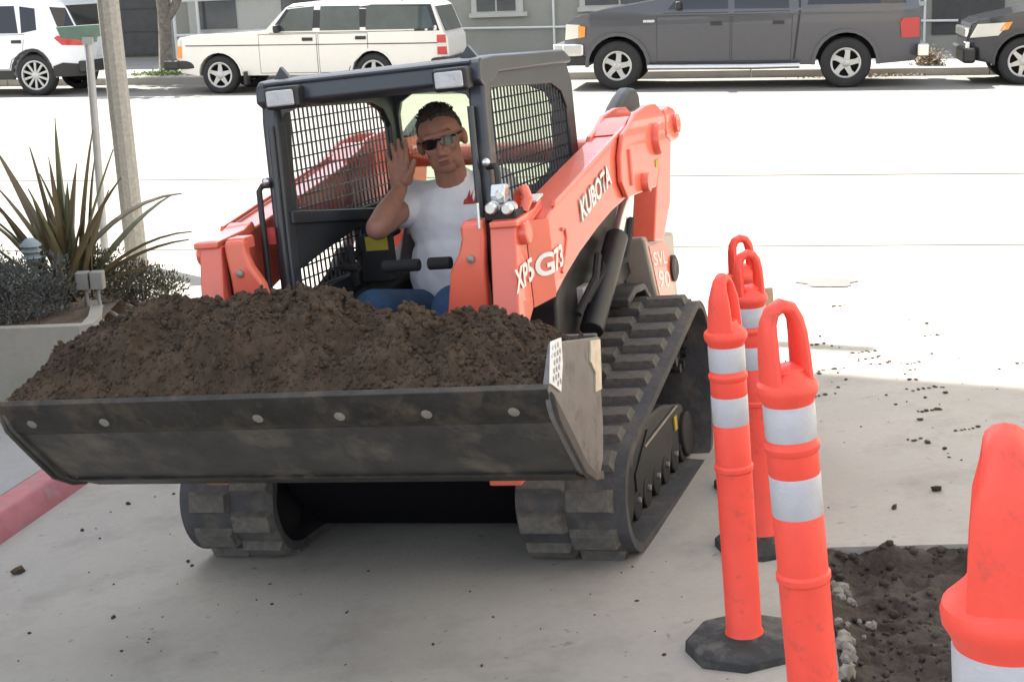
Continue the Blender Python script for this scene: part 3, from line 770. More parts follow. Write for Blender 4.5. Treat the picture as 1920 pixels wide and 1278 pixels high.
c.door([(1.3, .46), (1.3, 1.04), (2.32, 1.04), (2.32, .46)], (2.1, .88)); c.door([(2.36, .46), (2.36, 1.04), (3.16, 1.04), (3.10, .75), (2.88, .62), (2.82, .46)], (2.92, .9))
c.panel('tail_light', [(4.02, .86), (3.86, .98), (3.94, 1.02), (4.40, .94), (4.43, .84)], M_redlens, .016)
mb = MB(); mb.prism([(3.87, 1.52), (4.075, 1.10), (4.105, 1.10), (3.90, 1.52)], .22, 1.58); mb.build('rear_window', M_gdark, c.o)
c.panel('rear_quarter_glass', [(3.72, 1.50), (3.95, 1.13), (4.30, 1.13), (4.08, 1.48)], M_gdark, .006)
mb = MB(); mb.box((4.155, .9, .72), (.02, .5, .16)); mb.build('number_plate', M_silver, c.o)
mb = MB(); mb.box((4.11, .9, .48), (.14, 1.5, .2)); mb.build('rear_bumper', M_trim, c.o, bevel=.03)
for x in (hx1, hx2): c.wheel(x, hz, .36, .255, 10, 'slim', .01)

# dark SUV at the right edge
c = Car('dark_suv', 'dark blue black SUV whose front end enters the frame at the right', ('car', None), 7.36, .15, 4.5, 1.84, 0, M_cblack, 1.05, .28, .28)
c.zr = 1.7
hz = .36; hx1, hx2 = .86, 3.45
poly = [(.1, .38), (.0, .55), (.02, .72), (.08, .94), (.2, 1.0), (1.1, 1.18), (1.35, 1.22), (2.0, 1.64), (2.3, 1.72), (3.8, 1.70), (4.2, 1.6), (4.42, 1.05), (4.48, .95), (4.5, .5), (4.4, .36)] + arch(hx2, hz, .43, .32) + arch(hx1, hz, .43, .32)
c.body(poly)
for x in (hx1, hx2): c.panel('arch_trim', arch(x, hz, .48, .30) + arch(x, hz, .43, .30)[::-1], M_cblack, .014)
for w in ([(1.4, 1.1), (2.0, 1.55), (2.3, 1.6), (2.4, 1.1)], [(2.5, 1.1), (2.45, 1.6), (3.3, 1.58), (3.4, 1.1)]): c.panel('window', w, M_gdark, .004)
c.panel('headlight', [(.06, .72), (.16, .93), (.62, .96), (.46, .76)], M_clear, .02); c.panel('turn_light', [(.47, .82), (.55, .955), (.66, .965), (.6, .85)], M_amber, .022)
mb = MB(); mb.box((.02, .92, .80), (.08, 1.3, .14)); mb.build('grille', M_bright, c.o, bevel=.02)
mb = MB(); mb.box((.03, .35, .58), (.04, .42, .14)); mb.build('number_plate', M_silver, c.o)
mb = MB(); mb.box((.05, .92, .45), (.2, 1.7, .24)); mb.build('front_bumper', M_trim, c.o, bevel=.05, seg=3)
for x in (hx1, hx2): c.wheel(x, hz, .37, .24, 6, 'star', .01)

# ------------------------------------------------------------------ concrete pole, street sign
M_pole = mat('aggregate_concrete', (.36, .34, .30), .9, var=.2, vscale=40, bump=.5, bscale=120)
mb = MB(); mb.lathe([(.079, -.1), (.077, 1), (.073, 4), (.07, 8)], 10)
po = mb.build('concrete_pole', M_pole, bevel=0, ang=15); po.location = (-2.655, 10.52, 0); po.rotation_euler = (0, R_(-.6), 0)
tag(po, 'thick grey concrete lamp pole between the spiky plant and the loader', 'pole')
M_galv = mat('galvanised_post', (.42, .42, .41), .5, metal=.3, var=.1)
M_sign = mat('weathered_green_sign', (.16, .25, .20), .6, var=.1)
sg = empty('street_sign', Matrix.Translation((-2.95, 10.78, 0)) @ Matrix.Rotation(R_(1.6), 4, 'Y'), 'weathered green street name sign on a thin grey post', 'sign')
mb = MB(); mb.cyl((0, 0, -.1), (0, 0, 1.60), .028, n=12); mb.build('post', M_galv, sg)
mb = MB(); mb.prism([(-.22, 1.68), (-.19, 1.60), (-.04, 1.59), (-.03, 1.575), (.06, 1.575), (.065, 1.61), (.135, 1.615), (.135, 1.70)], -.012, .012); mb.build('sign_blade', M_sign, sg, bevel=.003)
mb = MB(); mb.box((0, 0, 1.585), (.08, .07, .05)); mb.build('bracket', M_galv, sg, bevel=.005)

# ------------------------------------------------------------------ plants in the planter
M_flax = mat('flax_leaf', (.12, .092, .045), .5, var=.35, vscale=4, coat=.1)
M_flax2 = mat('flax_leaf_green', (.11, .115, .05), .5, var=.3, vscale=4, coat=.1)
fx = empty('flax_plant', Matrix.Translation((-2.43, 8.1, .27)), 'spiky bronze flax plant with long blade leaves in the planter', 'plant')
def blade(az, tilt, L, w, droop, m, off=(0, 0)):
    mb = MB(); n = 9; d = Vector((math.cos(az), math.sin(az), 0)); sd = Vector((-math.sin(az), math.cos(az), 0))
    tw = random.uniform(-.5, .5); p = Vector((off[0], off[1], 0)); a = tilt; rows = []
    for i in range(n + 1):
        t = i / n
        ww = w * (.55 + .9 * t if t < .45 else (1 - (t - .45) / .55) ** .75 * .955) * .5 + .001
        side = sd * math.cos(tw) + Vector((0, 0, 1)) * math.sin(tw) * .6
        up = d * -math.sin(a) * 0 + Vector((0, 0, 0))
        nrm = (d * math.cos(a) - Vector((0, 0, 1)) * math.sin(a))
        rows.append((p - side * ww - nrm * ww * .25, p + nrm * .004, p + side * ww - nrm * ww * .25))
        p = p + (d * math.sin(a) + Vector((0, 0, 1)) * math.cos(a)) * (L / n); a += droop / n * (.4 + 1.4 * t)
    vs = [v for r in rows for v in r]; fs = []
    for i in range(n):
        k = i * 3; fs += [(k, k + 1, k + 4, k + 3), (k + 1, k + 2, k + 5, k + 4)]
    mb.add(vs, fs)
    o = mb.build('leaf', m, fx)
    s = o.modifiers.new('solid', 'SOLIDIFY'); s.thickness = .003
random.seed(21)
spec = [(0, .02, 1.0, .0), (180, .10, .86, .05), (0, .15, .95, .1), (0, .33, .88, .1), (180, .22, .74, .1), (180, .42, .95, .15), (180, .5, .9, .2), (0, .50, .84, .25), (0, .68, .80, .5), (0, .82, .82, .75), (0, .95, .78, .55), (180, .62, .8, .3), (0, 1.15, .6, .3), (0, .2, .78, .05), (180, .05, .8, .0), (0, .6, .95, 1.0)]
for a, t, L_, dr in spec: blade(R_(a + random.uniform(-38, 38)), t, L_, random.uniform(.068, .092), dr, random.choice((M_flax, M_flax, M_flax2)), (random.gauss(0, .04), random.gauss(0, .04)))
for k in range(24):
    blade(random.uniform(0, 6.28), abs(random.gauss(.28, .2)), random.uniform(.45, .78), random.uniform(.055, .08), random.uniform(0, .35), random.choice((M_flax, M_flax, M_flax2)), (random.gauss(0, .06), random.gauss(0, .06)))
M_lav = mat('silver_green_leaf', (.085, .092, .086), .8, var=.35, vscale=9)
M_lav2 = mat('dusty_green_leaf', (.10, .095, .065), .8, var=.35, vscale=9)
def bush(name, label, c, rx, ry, rz, n, m, size=.02):
    b = empty(name, Matrix.Translation(c), label, 'shrub', 'low shrubs in the planter')
    cs = [(Vector((random.uniform(-1, 1) * rx * .75, random.uniform(-1, 1) * ry * .75, random.uniform(.15, .75) * rz)), random.uniform(.2, .42) * min(rx, rz) + .03) for _ in range(26)]
    mb = MB()
    for _ in range(n):
        k, r = random.choice(cs); v = Vector((random.gauss(0, 1), random.gauss(0, 1), random.gauss(0, 1) + .4)).normalized()
        p = k + v * r * random.random() ** .35
        if p.z < 0: p.z = random.random() * .03
        a = (v + Vector((random.gauss(0, .5), random.gauss(0, .5), random.gauss(.6, .5)))).normalized(); w = a.orthogonal().normalized(); w = Matrix.Rotation(random.random() * 6.28, 3, a) @ w
        s = size * random.uniform(.6, 1.4)
        mb.add([p, p + a * s * .6 + w * s * .2, p + a * s * 1.4, p + a * s * .6 - w * s * .2], [(0, 1, 2, 3)])
    mb.build('foliage', m, b, smooth=False)
    mb = MB()
    for k, r in cs[:14]: mb.tube([(k.x * .2, k.y * .2, 0), (k.x * .6, k.y * .6, k.z * .5), tuple(k)], .005, 5)
    mb.build('stem', M_bark, b)
random.seed(5)
bush('lavender_bush', 'rounded grey green bush at the left behind the planter wall', (-2.58, 7.62, .27), .30, .22, .36, 6500, M_lav)
bush('lavender_bush', 'sprawling olive grey shrub at the right behind the electrical box', (-2.12, 8.5, .12), .28, .25, .26, 4200, M_lav2)
bush('lavender_bush', 'small brownish shrub at the foot of the flax plant', (-2.26, 8.35, .24), .16, .15, .30, 2200, M_lav2)
bush('lavender_bush', 'tall grey green bush at the left edge of the frame', (-3.0, 7.9, .27), .32, .25, .38, 4500, M_lav)
# path light
M_patina = mat('blue_grey_lamp_metal', (.20, .25, .27), .5, var=.15)
pl = empty('path_light', Matrix.Translation((-2.475, 7.66, .31)), 'small tiered blue grey path light above the grey bush', 'lamp')
mb = MB(); mb.lathe([(.02, 0), (.02, .26)], 12); mb.build('post', M_patina, pl)
mb = MB(); mb.lathe([(.004, .395), (.022, .39), (.05, .365), (.056, .352), (.05, .35)], 20); mb.build('cap', M_patina, pl)
for z in (.325, .29):
    mb = MB(); mb.lathe([(.034, z + .018), (.055, z), (.05, z - .003), (.03, z + .01)], 20); mb.build('shade_ring', M_patina, pl)
mb = MB(); mb.lathe([(.03, .255), (.03, .352)], 16); mb.build('lantern', mat('lantern_grey', (.16, .17, .17), .5), pl)
# electrical box on pipes
M_ebox = mat('grey_electrical_box', (.24, .235, .22), .6, var=.1)
eb = empty('electrical_box', Matrix.Translation((-2.225, 7.80, .26)) @ Matrix.Scale(.84, 4), 'twin grey outdoor electrical box on bent conduits in the planter', 'electrical box')
for x in (-.045, .045):
    mb = MB(); mb.box((x, 0, .215), (.082, .075, .115)); b = mb.build('box', M_ebox, eb, bevel=.006)
    mb = MB(); mb.box((x, -.041, .215), (.074, .008, .105)); mb.build('cover', M_ebox, b, bevel=.003)
for x, bx in ((-.035, -.03), (.04, .12)):
    mb = MB(); mb.tube([(x, 0, .16), (x, 0, .10), (x + .01, -.01, .05), (x + bx * .6, -.03, .012), (x + bx, -.05, -.01)], .013, 10); mb.build('conduit', M_ebox, eb)

# ------------------------------------------------------------------ compact track loader
MM = Matrix(((-0.334344, 0.939777, -0.070942, -0.381437), (-0.942049, -0.331054, 0.054289, 4.535396), (0.027534, 0.084982, 0.996002, 0.088535), (0, 0, 0, 1)))
LD = empty('track_loader', MM, 'orange and black compact track loader carrying a bucket of soil', 'loader')
# --- tracks
def hull_path(circs):
    # circles (x, z, r) in clockwise order seen from +Y; returns (x, z, nx, nz) samples of the belt's outer side
    pts = []
    n = len(circs); T = []
    for i in range(n):
        a, b = circs[i], circs[(i + 1) % n]
        d = Vector((b[0] - a[0], b[1] - a[1])); L = d.length; d /= L
        nl = Vector((-d.y, d.x))
        k = (a[2] - b[2]) / L
        nr = nl * math.sqrt(1 - k * k) + d * k
        T.append(nr)
    for i in range(n):
        n0, n1 = T[i - 1], T[i]; c = circs[i]
        a0 = math.atan2(n0.y, n0.x); a1 = math.atan2(n1.y, n1.x)
        while a1 > a0: a1 -= 2 * math.pi
        st = max(2, int((a0 - a1) / .16))
        for s in range(st + 1):
            a = a0 + (a1 - a0) * s / st; pts.append((c[0] + c[2] * math.cos(a), c[1] + c[2] * math.sin(a), math.cos(a), math.sin(a)))
    return pts
CIR = [(-1.155, .465, .15), (-.13, .19, .175), (-.22, .16, .145), (-1.10, .135, .12)]
PATH = hull_path([CIR[0], (-.14, .195, .18), (-1.10, .13, .12)])
per = [0]
for i in range(len(PATH)):
    a, b = PATH[i], PATH[(i + 1) % len(PATH)]; per.append(per[-1] + math.hypot(a[0] - b[0], a[1] - b[1]))
def on_path(s):
    s %= per[-1]
    for i in range(len(PATH)):
        if per[i] <= s <= per[i + 1]:
            t = (s - per[i]) / max(1e-6, per[i + 1] - per[i]); a, b = PATH[i], PATH[(i + 1) % len(PATH)]
            v = Vector((a[2] * (1 - t) + b[2] * t, a[3] * (1 - t) + b[3] * t)).normalized()
            return a[0] * (1 - t) + b[0] * t, a[1] * (1 - t) + b[1] * t, v
TWI, TWO = .425, .78
lug_me = {}
for row, (y0, y1) in (('out', (.588, .742)), ('in', (.430, .588))):
    mb = MB(); l0, l1, h = .037, .028, .024
    vs = []
    for z, l in ((-.004, l0), (h, l1)):
        ys = (y0, y1) if z < 0 else (y0 + .008, y1 - .012)
        vs += [(-l, ys[0], z), (l, ys[0], z), (l, ys[1], z), (-l, ys[1], z)]
    mb.add(vs, [(3, 2, 1, 0), (4, 5, 6, 7), (0, 1, 5, 4), (1, 2, 6, 5), (2, 3, 7, 6), (3, 0, 4, 7)])
    me = bpy.data.meshes.new('tread_lug'); me.from_pydata(mb.v, [], mb.f); me.materials.append(M_lug); lug_me[row] = me
for sg in (1, -1):
    mb = MB(); N = len(PATH); th = .028
    for (x, z, nx, nz) in PATH:
        for k, y in ((0, TWI), (0, TWO), (-th, TWO), (-th, TWI)): mb.v.append((x + nx * k, y * sg, z + nz * k))
    for i in range(N):
        j = (i + 1) % N
        for k in range(4):
            q = (i * 4 + k, i * 4 + (k + 1) % 4, j * 4 + (k + 1) % 4, j * 4 + k)
            mb.f.append(q if sg < 0 else q[::-1])
    trk = mb.build('rubber_track', M_rubber, LD, ang=50)
    NL = 26
    for row, sh in (('out', 0), ('in', .5)):
        for k in range(NL):
            x, z, nr = on_path(per[-1] * (k + sh + .2) / NL)
            lo = bpy.data.objects.new('tread_lug', lug_me[row]); COL.objects.link(lo); lo.parent = trk
            tx = Vector((nr.y, -nr.x))
            Mx = Matrix(((tx.x, 0, nr.x, x), (0, 1, 0, 0), (tx.y, 0, nr.y, z), (0, 0, 0, 1)))
            if sg < 0: Mx = Matrix.Diagonal((1, -1, 1, 1)) @ Mx
            lo.matrix_local = Mx
    # undercarriage
    a, b = (.46, .70)
    ys = sorted((a * sg, b * sg))
    fr = MB().prism([(-.30, .075), (-.27, .19), (-.46, .315), (-.60, .325), (-.78, .315), (-.86, .30), (-1.10, .24), (-1.13, .08)], ys[0], ys[1]).build('track_frame', M_black, LD, bevel=.012)
    MB().prism([(-.36, .12), (-.36, .19), (-.56, .29), (-.58, .285), (-.38, .175), (-.38, .12)], .701 * sg, .706 * sg).build('edge_rib', M_black, fr)
    MB().box((-.95, .704 * sg, .205), (.035, .006, .05)).build('sticker', M_yellow, fr)
    MB().tube([(-.50, .705 * sg, .245), (-.98, .705 * sg, .262)], .005, 6).build('groove_line', M_bolt, fr)
    for k in range(6):
        x = -.36 - .135 * k
        r = MB().cyl((x, .5 * sg, .085), (x, .706 * sg, .085), .050, n=16).build('track_roller', M_dark, LD, bevel=.006)
        MB().cyl((x, .706 * sg, .105), (x, .716 * sg, .105), .010, n=6).build('bolt', M_chrome, r)
    MB().cyl((-.14, .48 * sg, .195), (-.14, .72 * sg, .195), .15, n=28).build('front_idler', M_dark, LD, bevel=.01)
    sp = MB().cyl((-1.155, .5 * sg, .465), (-1.155, .68 * sg, .465), .105, n=24).build('drive_sprocket', M_black, LD, bevel=.01)
    mb = MB()
    for k in range(10):
        t = 2 * math.pi * k / 10; mb.cyl((-1.155 + .1 * math.cos(t), .5 * sg, .465 + .1 * math.sin(t)), (-1.155 + .1 * math.cos(t), .70 * sg, .465 + .1 * math.sin(t)), .018, n=8)
    mb.build('sprocket_tooth', M_black, sp)
    MB().cyl((-1.08, .5 * sg, .13), (-1.08, .72 * sg, .13), .085, n=20).build('rear_idler', M_dark, LD, bevel=.01)
# --- chassis
MB().prism([(.02, .30), (.02, .72), (-.25, .72), (-.9, .60), (-1.2, 1.0), (-1.75, .98), (-1.80, .5), (-1.6, .28)], -.38, .38).build('chassis', M_black, LD, bevel=.02)
MB().box((0.0, 0, .60), (.05, .96, .42)).build('front_plate', M_orange, LD, bevel=.01)
MB().prism([(-1.60, .10), (-1.62, .36), (-.03, .36), (-.06, .24), (-.26, .055)], -.418, .418).build('belly_shade', M_pitch, LD, bevel=.01)  # low black block, shaped to stand in for shade between the tracks
MB().prism([(.16, .60), (.16, .42), (.06, .32), (-.06, .30), (-.06, .60)], -.415, .415).build('hitch_frame', M_pitch, LD, bevel=.02)
MB().box((.27, .50, .385), (.05, .10, .05)).build('hitch_lever', M_orange, LD, bevel=.006)
MB().box((.27, -.46, .385), (.05, .08, .03)).build('hitch_lever', mat('rusty_orange', (.42, .15, .07), .8, var=.4, vscale=40), LD, bevel=.006)
for sg in (1, -1):
    ys = sorted((.37 * sg, .47 * sg))
    MB().prism([(-.42, .62), (-.44, .76 if sg > 0 else .66), (-.62, .93 if sg > 0 else .70), (-.9, 1.0 if sg > 0 else .76), (-1.35, .99 if sg > 0 else .9), (-1.50, .82), (-1.46, .70), (-1.2, .66), (-.75, .60)], *ys).build('side_cover', M_black, LD, bevel=.015)
    mb = MB()
    for k in range(5 if sg > 0 else 1): mb.tube([(-.55 - .1 * k, .505 * sg, .70 + .02 * k), (-.68 - .1 * k, .54 * sg, .80), (-.80 - .12 * k, .52 * sg, .86 + .015 * k)], .014, 8)
    mb.build('hydraulic_hose', M_foam, LD)
    MB().prism([(-.345, .625), (-.345, .69), (-.89, .675), (-.90, .615)], .40 * sg, .45 * sg).build('step_rail', M_orange, LD, bevel=.006)
    MB().cyl((-.60, .53 * sg, .63), (-.98, .545 * sg, .90), .042, n=16).build('lift_cylinder', M_black, LD, bevel=.006)
    MB().cyl((-.98, .545 * sg, .90), (-1.16, .55 * sg, 1.06), .022, n=12).build('cylinder_rod', M_chrome, LD)
    MB().box((-.72, .47 * sg, .735), (.10, .05, .07)).build('valve_block', M_silver, LD, bevel=.006)
    # rear fender
    mb = MB()
    pts = [(-1.40, .48), (-1.36, .60), (-1.25, .68), (-1.12, .69), (-1.0, .66)]
    mb.prism(pts + [(x * .98 - .02, z - .03) for x, z in pts[::-1]], .43 * sg, .56 * sg); mb.build('rear_fender', M_black, LD, bevel=.008)
    # rear side panel
    ys = sorted((.43 * sg, .555 * sg))
    rp = MB().prism([(-1.32, .845), (-1.80, .795), (-1.78, .50), (-1.46, .545)], *ys).build('rear_side_panel', M_palepanel, LD, bevel=.015)
    MB().prism([(-1.37, .80), (-1.60, .785), (-1.68, .74), (-1.70, .55), (-1.47, .575)], .5552 * sg, .558 * sg).build('painted_patch', M_orange, rp)
    MB().lathe([(.02, -.004), (.055, -.004), (.055, .012), (.04, .018), (.022, .012)], 20, Matrix.Translation((-1.72, .556 * sg, .655)) @ Matrix.Rotation(R_(-90 * sg), 4, 'X')).build('cap', M_black, rp)
    if sg > 0:
        text_quad('lettering', 'SVL', [(-1.415, .5592, .715), (-1.63, .5592, .69), (-1.63, .5592, .745), (-1.415, .5592, .77)], M_silver, rp)
        text_quad('lettering', '90', [(-1.47, .5592, .62), (-1.65, .5592, .59), (-1.65, .5592, .655), (-1.47, .5592, .69)], M_silver, rp)
# --- cab
CY = .37
side_out = [(-.165, .74), (-.205, 1.45), (-.215, 1.52), (-.31, 1.57), (-1.07, 1.56), (-1.15, 1.53), (-1.19, 1.46), (-1.19, 1.18), (-1.08, 1.06), (-.86, .98), (-.84, .74)]
h1 = [(-.30, 1.485), (-.48, 1.482), (-.95, 1.465), (-1.05, 1.43), (-1.10, 1.37), (-1.10, 1.19), (-1.05, 1.12), (-.96, 1.10), (-.62, 1.10), (-.25, 1.125)]
h2 = [(-.205, .955), (-.42, .99), (-.70, 1.03), (-.72, 1.02), (-.70, .90), (-.66, .88), (-.19, .865)]
def clip_rows(poly, z):
    xs = []
    for i in range(len(poly)):
        a, b = poly[i], poly[(i + 1) % len(poly)]
        if (a[1] - z) * (b[1] - z) < 0: xs.append(a[0] + (b[0] - a[0]) * (z - a[1]) / (b[1] - a[1]))
    return sorted(xs)
def clip_cols(poly, x): return clip_rows([(b, a) for a, b in poly], x)
for sg in (1, -1):
    sp = MB().plate(side_out, [h1, h2], (CY - .03) * sg, CY * sg).build('side_panel', M_cab, LD, bevel=.006)
    mb = MB(); w = .0035
    for hole in (h1, h2):
        zz = [p[1] for p in hole]; xx = [p[0] for p in hole]
        z = min(zz) + .012
        while z < max(zz):
            c_ = clip_rows(hole, z)
            if len(c_) >= 2: mb.box(((c_[0] + c_[-1]) / 2, (CY - .016) * sg, z), (c_[-1] - c_[0] + .012, .006, .0045))
            z += .042
        x = min(xx) + .012
        while x < max(xx):
            c_ = clip_cols(hole, x)
            if len(c_) >= 2: mb.box((x, (CY - .010) * sg, (c_[0] + c_[-1]) / 2), (.0042, .006, c_[-1] - c_[0] + .012))
            x += .033
    tag(mb.build('mesh_guard', M_cab, sp, smooth=False), kind='stuff')
    # front post: rounded rectangular tube with a step
    MB().prism([(-.14, .70), (-.185, 1.45), (-.20, 1.52), (-.265, 1.52), (-.25, 1.45), (-.21, .70)], (CY - .035) * sg, (CY + .022) * sg).build('front_post', M_cab, LD, bevel=.014, seg=3)
    MB().tube([(-.125, (CY - .02) * sg, .76), (-.165, (CY - .02) * sg, 1.44)], .011, 10).build('post_tube', M_cab, LD)
    # grab handle
    yh = (CY + .04) * sg
    MB().tube([(-.17, (CY + .01) * sg, 1.25), (-.165, yh, 1.25), (-.155, yh + .008 * sg, 1.235), (-.135, yh + .01 * sg, .92), (-.14, yh, .90), (-.15, (CY + .01) * sg, .90)], .010, 10).build('grab_handle', M_black, LD)
    MB().ell((-.15, (CY + .015) * sg, 1.265), (.014, .014, .014)).build('handle_bolt', M_chrome, LD)
    # roof edge tab
    MB().prism([(.30 * sg, 1.585), (.36 * sg, 1.585), (.33 * sg, 1.625)], -.27, -.25, 'X').build('lifting_tab', M_cab, LD)
roof = MB().prism([(-.165, 1.515), (-.175, 1.565), (-.20, 1.585), (-.31, 1.59), (-1.06, 1.58), (-1.14, 1.55), (-1.14, 1.53), (-.35, 1.53), (-.26, 1.50), (-.20, 1.495)], -.392, .392).build('roof', M_cab, LD, bevel=.016, seg=3)
MB().tube([(-.18, -.36, 1.572), (-.18, .36, 1.572)], .008, 8).build('roof_rib', M_cab, roof)
for y0, y1 in ((-.33, -.22), (.255, .36)):
    l_ = MB().box((-.150, (y0 + y1) / 2, 1.527), (.06, y1 - y0 + .014, .072)).build('work_lamp', M_black, LD, bevel=.014, seg=3)
    MB().box((-.116, (y0 + y1) / 2, 1.527), (.012, y1 - y0 - .012, .05)).build('lens', M_lens, l_, bevel=.006)
# header corner gussets seen in the front opening
for sg in (1, -1):
    MB().prism([(.345 * sg, 1.50), (.345 * sg, 1.43), (.32 * sg, 1.475), (.24 * sg, 1.50)], -.24, -.215, 'X').build('corner_gusset', M_cab, LD)
rear_out = [(-.355, .62), (-.355, 1.535), (.355, 1.535), (.355, .62)]
rw = [(-.33, 1.40), (-.315, 1.45), (-.27, 1.475), (-.17, 1.482), (.20, 1.465), (.27, 1.43), (.29, 1.38), (.28, 1.22), (.25, 1.14), (.19, 1.095), (.05, 1.085), (-.28, 1.09), (-.33, 1.13)]
rpn = MB().plate(rear_out, [rw], -1.185, -1.155, 'X').build('rear_panel', M_cab, LD, bevel=.006)
gm = bpy.data.materials.new('green_tint_glass'); gm.use_nodes = True
n_ = gm.node_tree.nodes; l_n = gm.node_tree.links; n_.remove(n_['Principled BSDF'])
tb = n_.new('ShaderNodeBsdfTransparent'); tb.inputs[0].default_value = (.84, .90, .80, 1); gb = n_.new('ShaderNodeBsdfGlossy'); gb.inputs['Roughness'].default_value = .03
fr_ = n_.new('ShaderNodeFresnel'); mx_ = n_.new('ShaderNodeMixShader')
l_n.new(fr_.outputs[0], mx_.inputs[0]); l_n.new(tb.outputs[0], mx_.inputs[1]); l_n.new(gb.outputs[0], mx_.inputs[2]); l_n.new(mx_.outputs[0], n_['Material Output'].inputs[0])
MB().prism([(y * 1.02, 1.28 + (z - 1.28) * 1.02) for y, z in rw], -1.172, -1.168, 'X').build('rear_glass', gm, rpn, smooth=False)
# seat, controls
MB().box((-.84, .02, .53), (.46, .46, .10)).build('seat_cushion', M_foam, LD, bevel=.03, seg=3)
MB().prism([(-1.06, .56), (-.98, .56), (-1.05, 1.02), (-1.10, 1.04), (-1.14, 1.02)], -.20, .24).build('seat_back', M_foam, LD, bevel=.025, seg=3)
MB().box((-.30, 0, .50), (.5, .70, .04)).build('cab_floor', M_dark, LD)
for sg in (1, -1):
    MB().prism([(-.95, .58), (-.95, .84), (-.60, .82), (-.45, .78), (-.42, .58)], .21 * sg, .335 * sg).build('side_console', M_foam, LD, bevel=.02)
    MB().cyl((-.46, .26 * sg, .86), (-.42, .25 * sg, 1.0), .014, n=10).build('joystick', M_foam, LD)
    y = .052 + .095 * sg
    a_ = MB().tube([(-.95, .30 * sg, .98), (-.6, .29 * sg, .965), (-.37, .26 * sg, .935), (-.35, .19 * sg, .932)], .013, 10).build('lap_bar', M_dark, LD)
    a, b = ((.067, .15) if sg > 0 else (-.10, .035))
    MB().cyl((-.35, a, .932), (-.35, b, .931), .021, n=16).build('bar_pad', M_foam, a_, bevel=.006)
MB().box((-.60, -.23, .93), (.06, .12, .17)).build('control_tower', M_foam, LD, bevel=.01)
MB().box((-.5685, -.215, .985), (.003, .085, .05)).build('warning_sticker', M_yellow, LD)
MB().prism([(-.19, 1.115), (-.19, 1.16), (-.84, 1.085), (-.84, 1.04)], -.345, -.325).build('inner_rail', M_cab, LD, bevel=.006)
MB().box((-.155, -.395, 1.085), (.004, .03, .055)).build('small_decal', M_red, LD)
MB().ell((-.16, -.20, .82), (.07, .065, .06)).build('boot_cover', mat('grey_rubber', (.10, .105, .11), .6), LD)
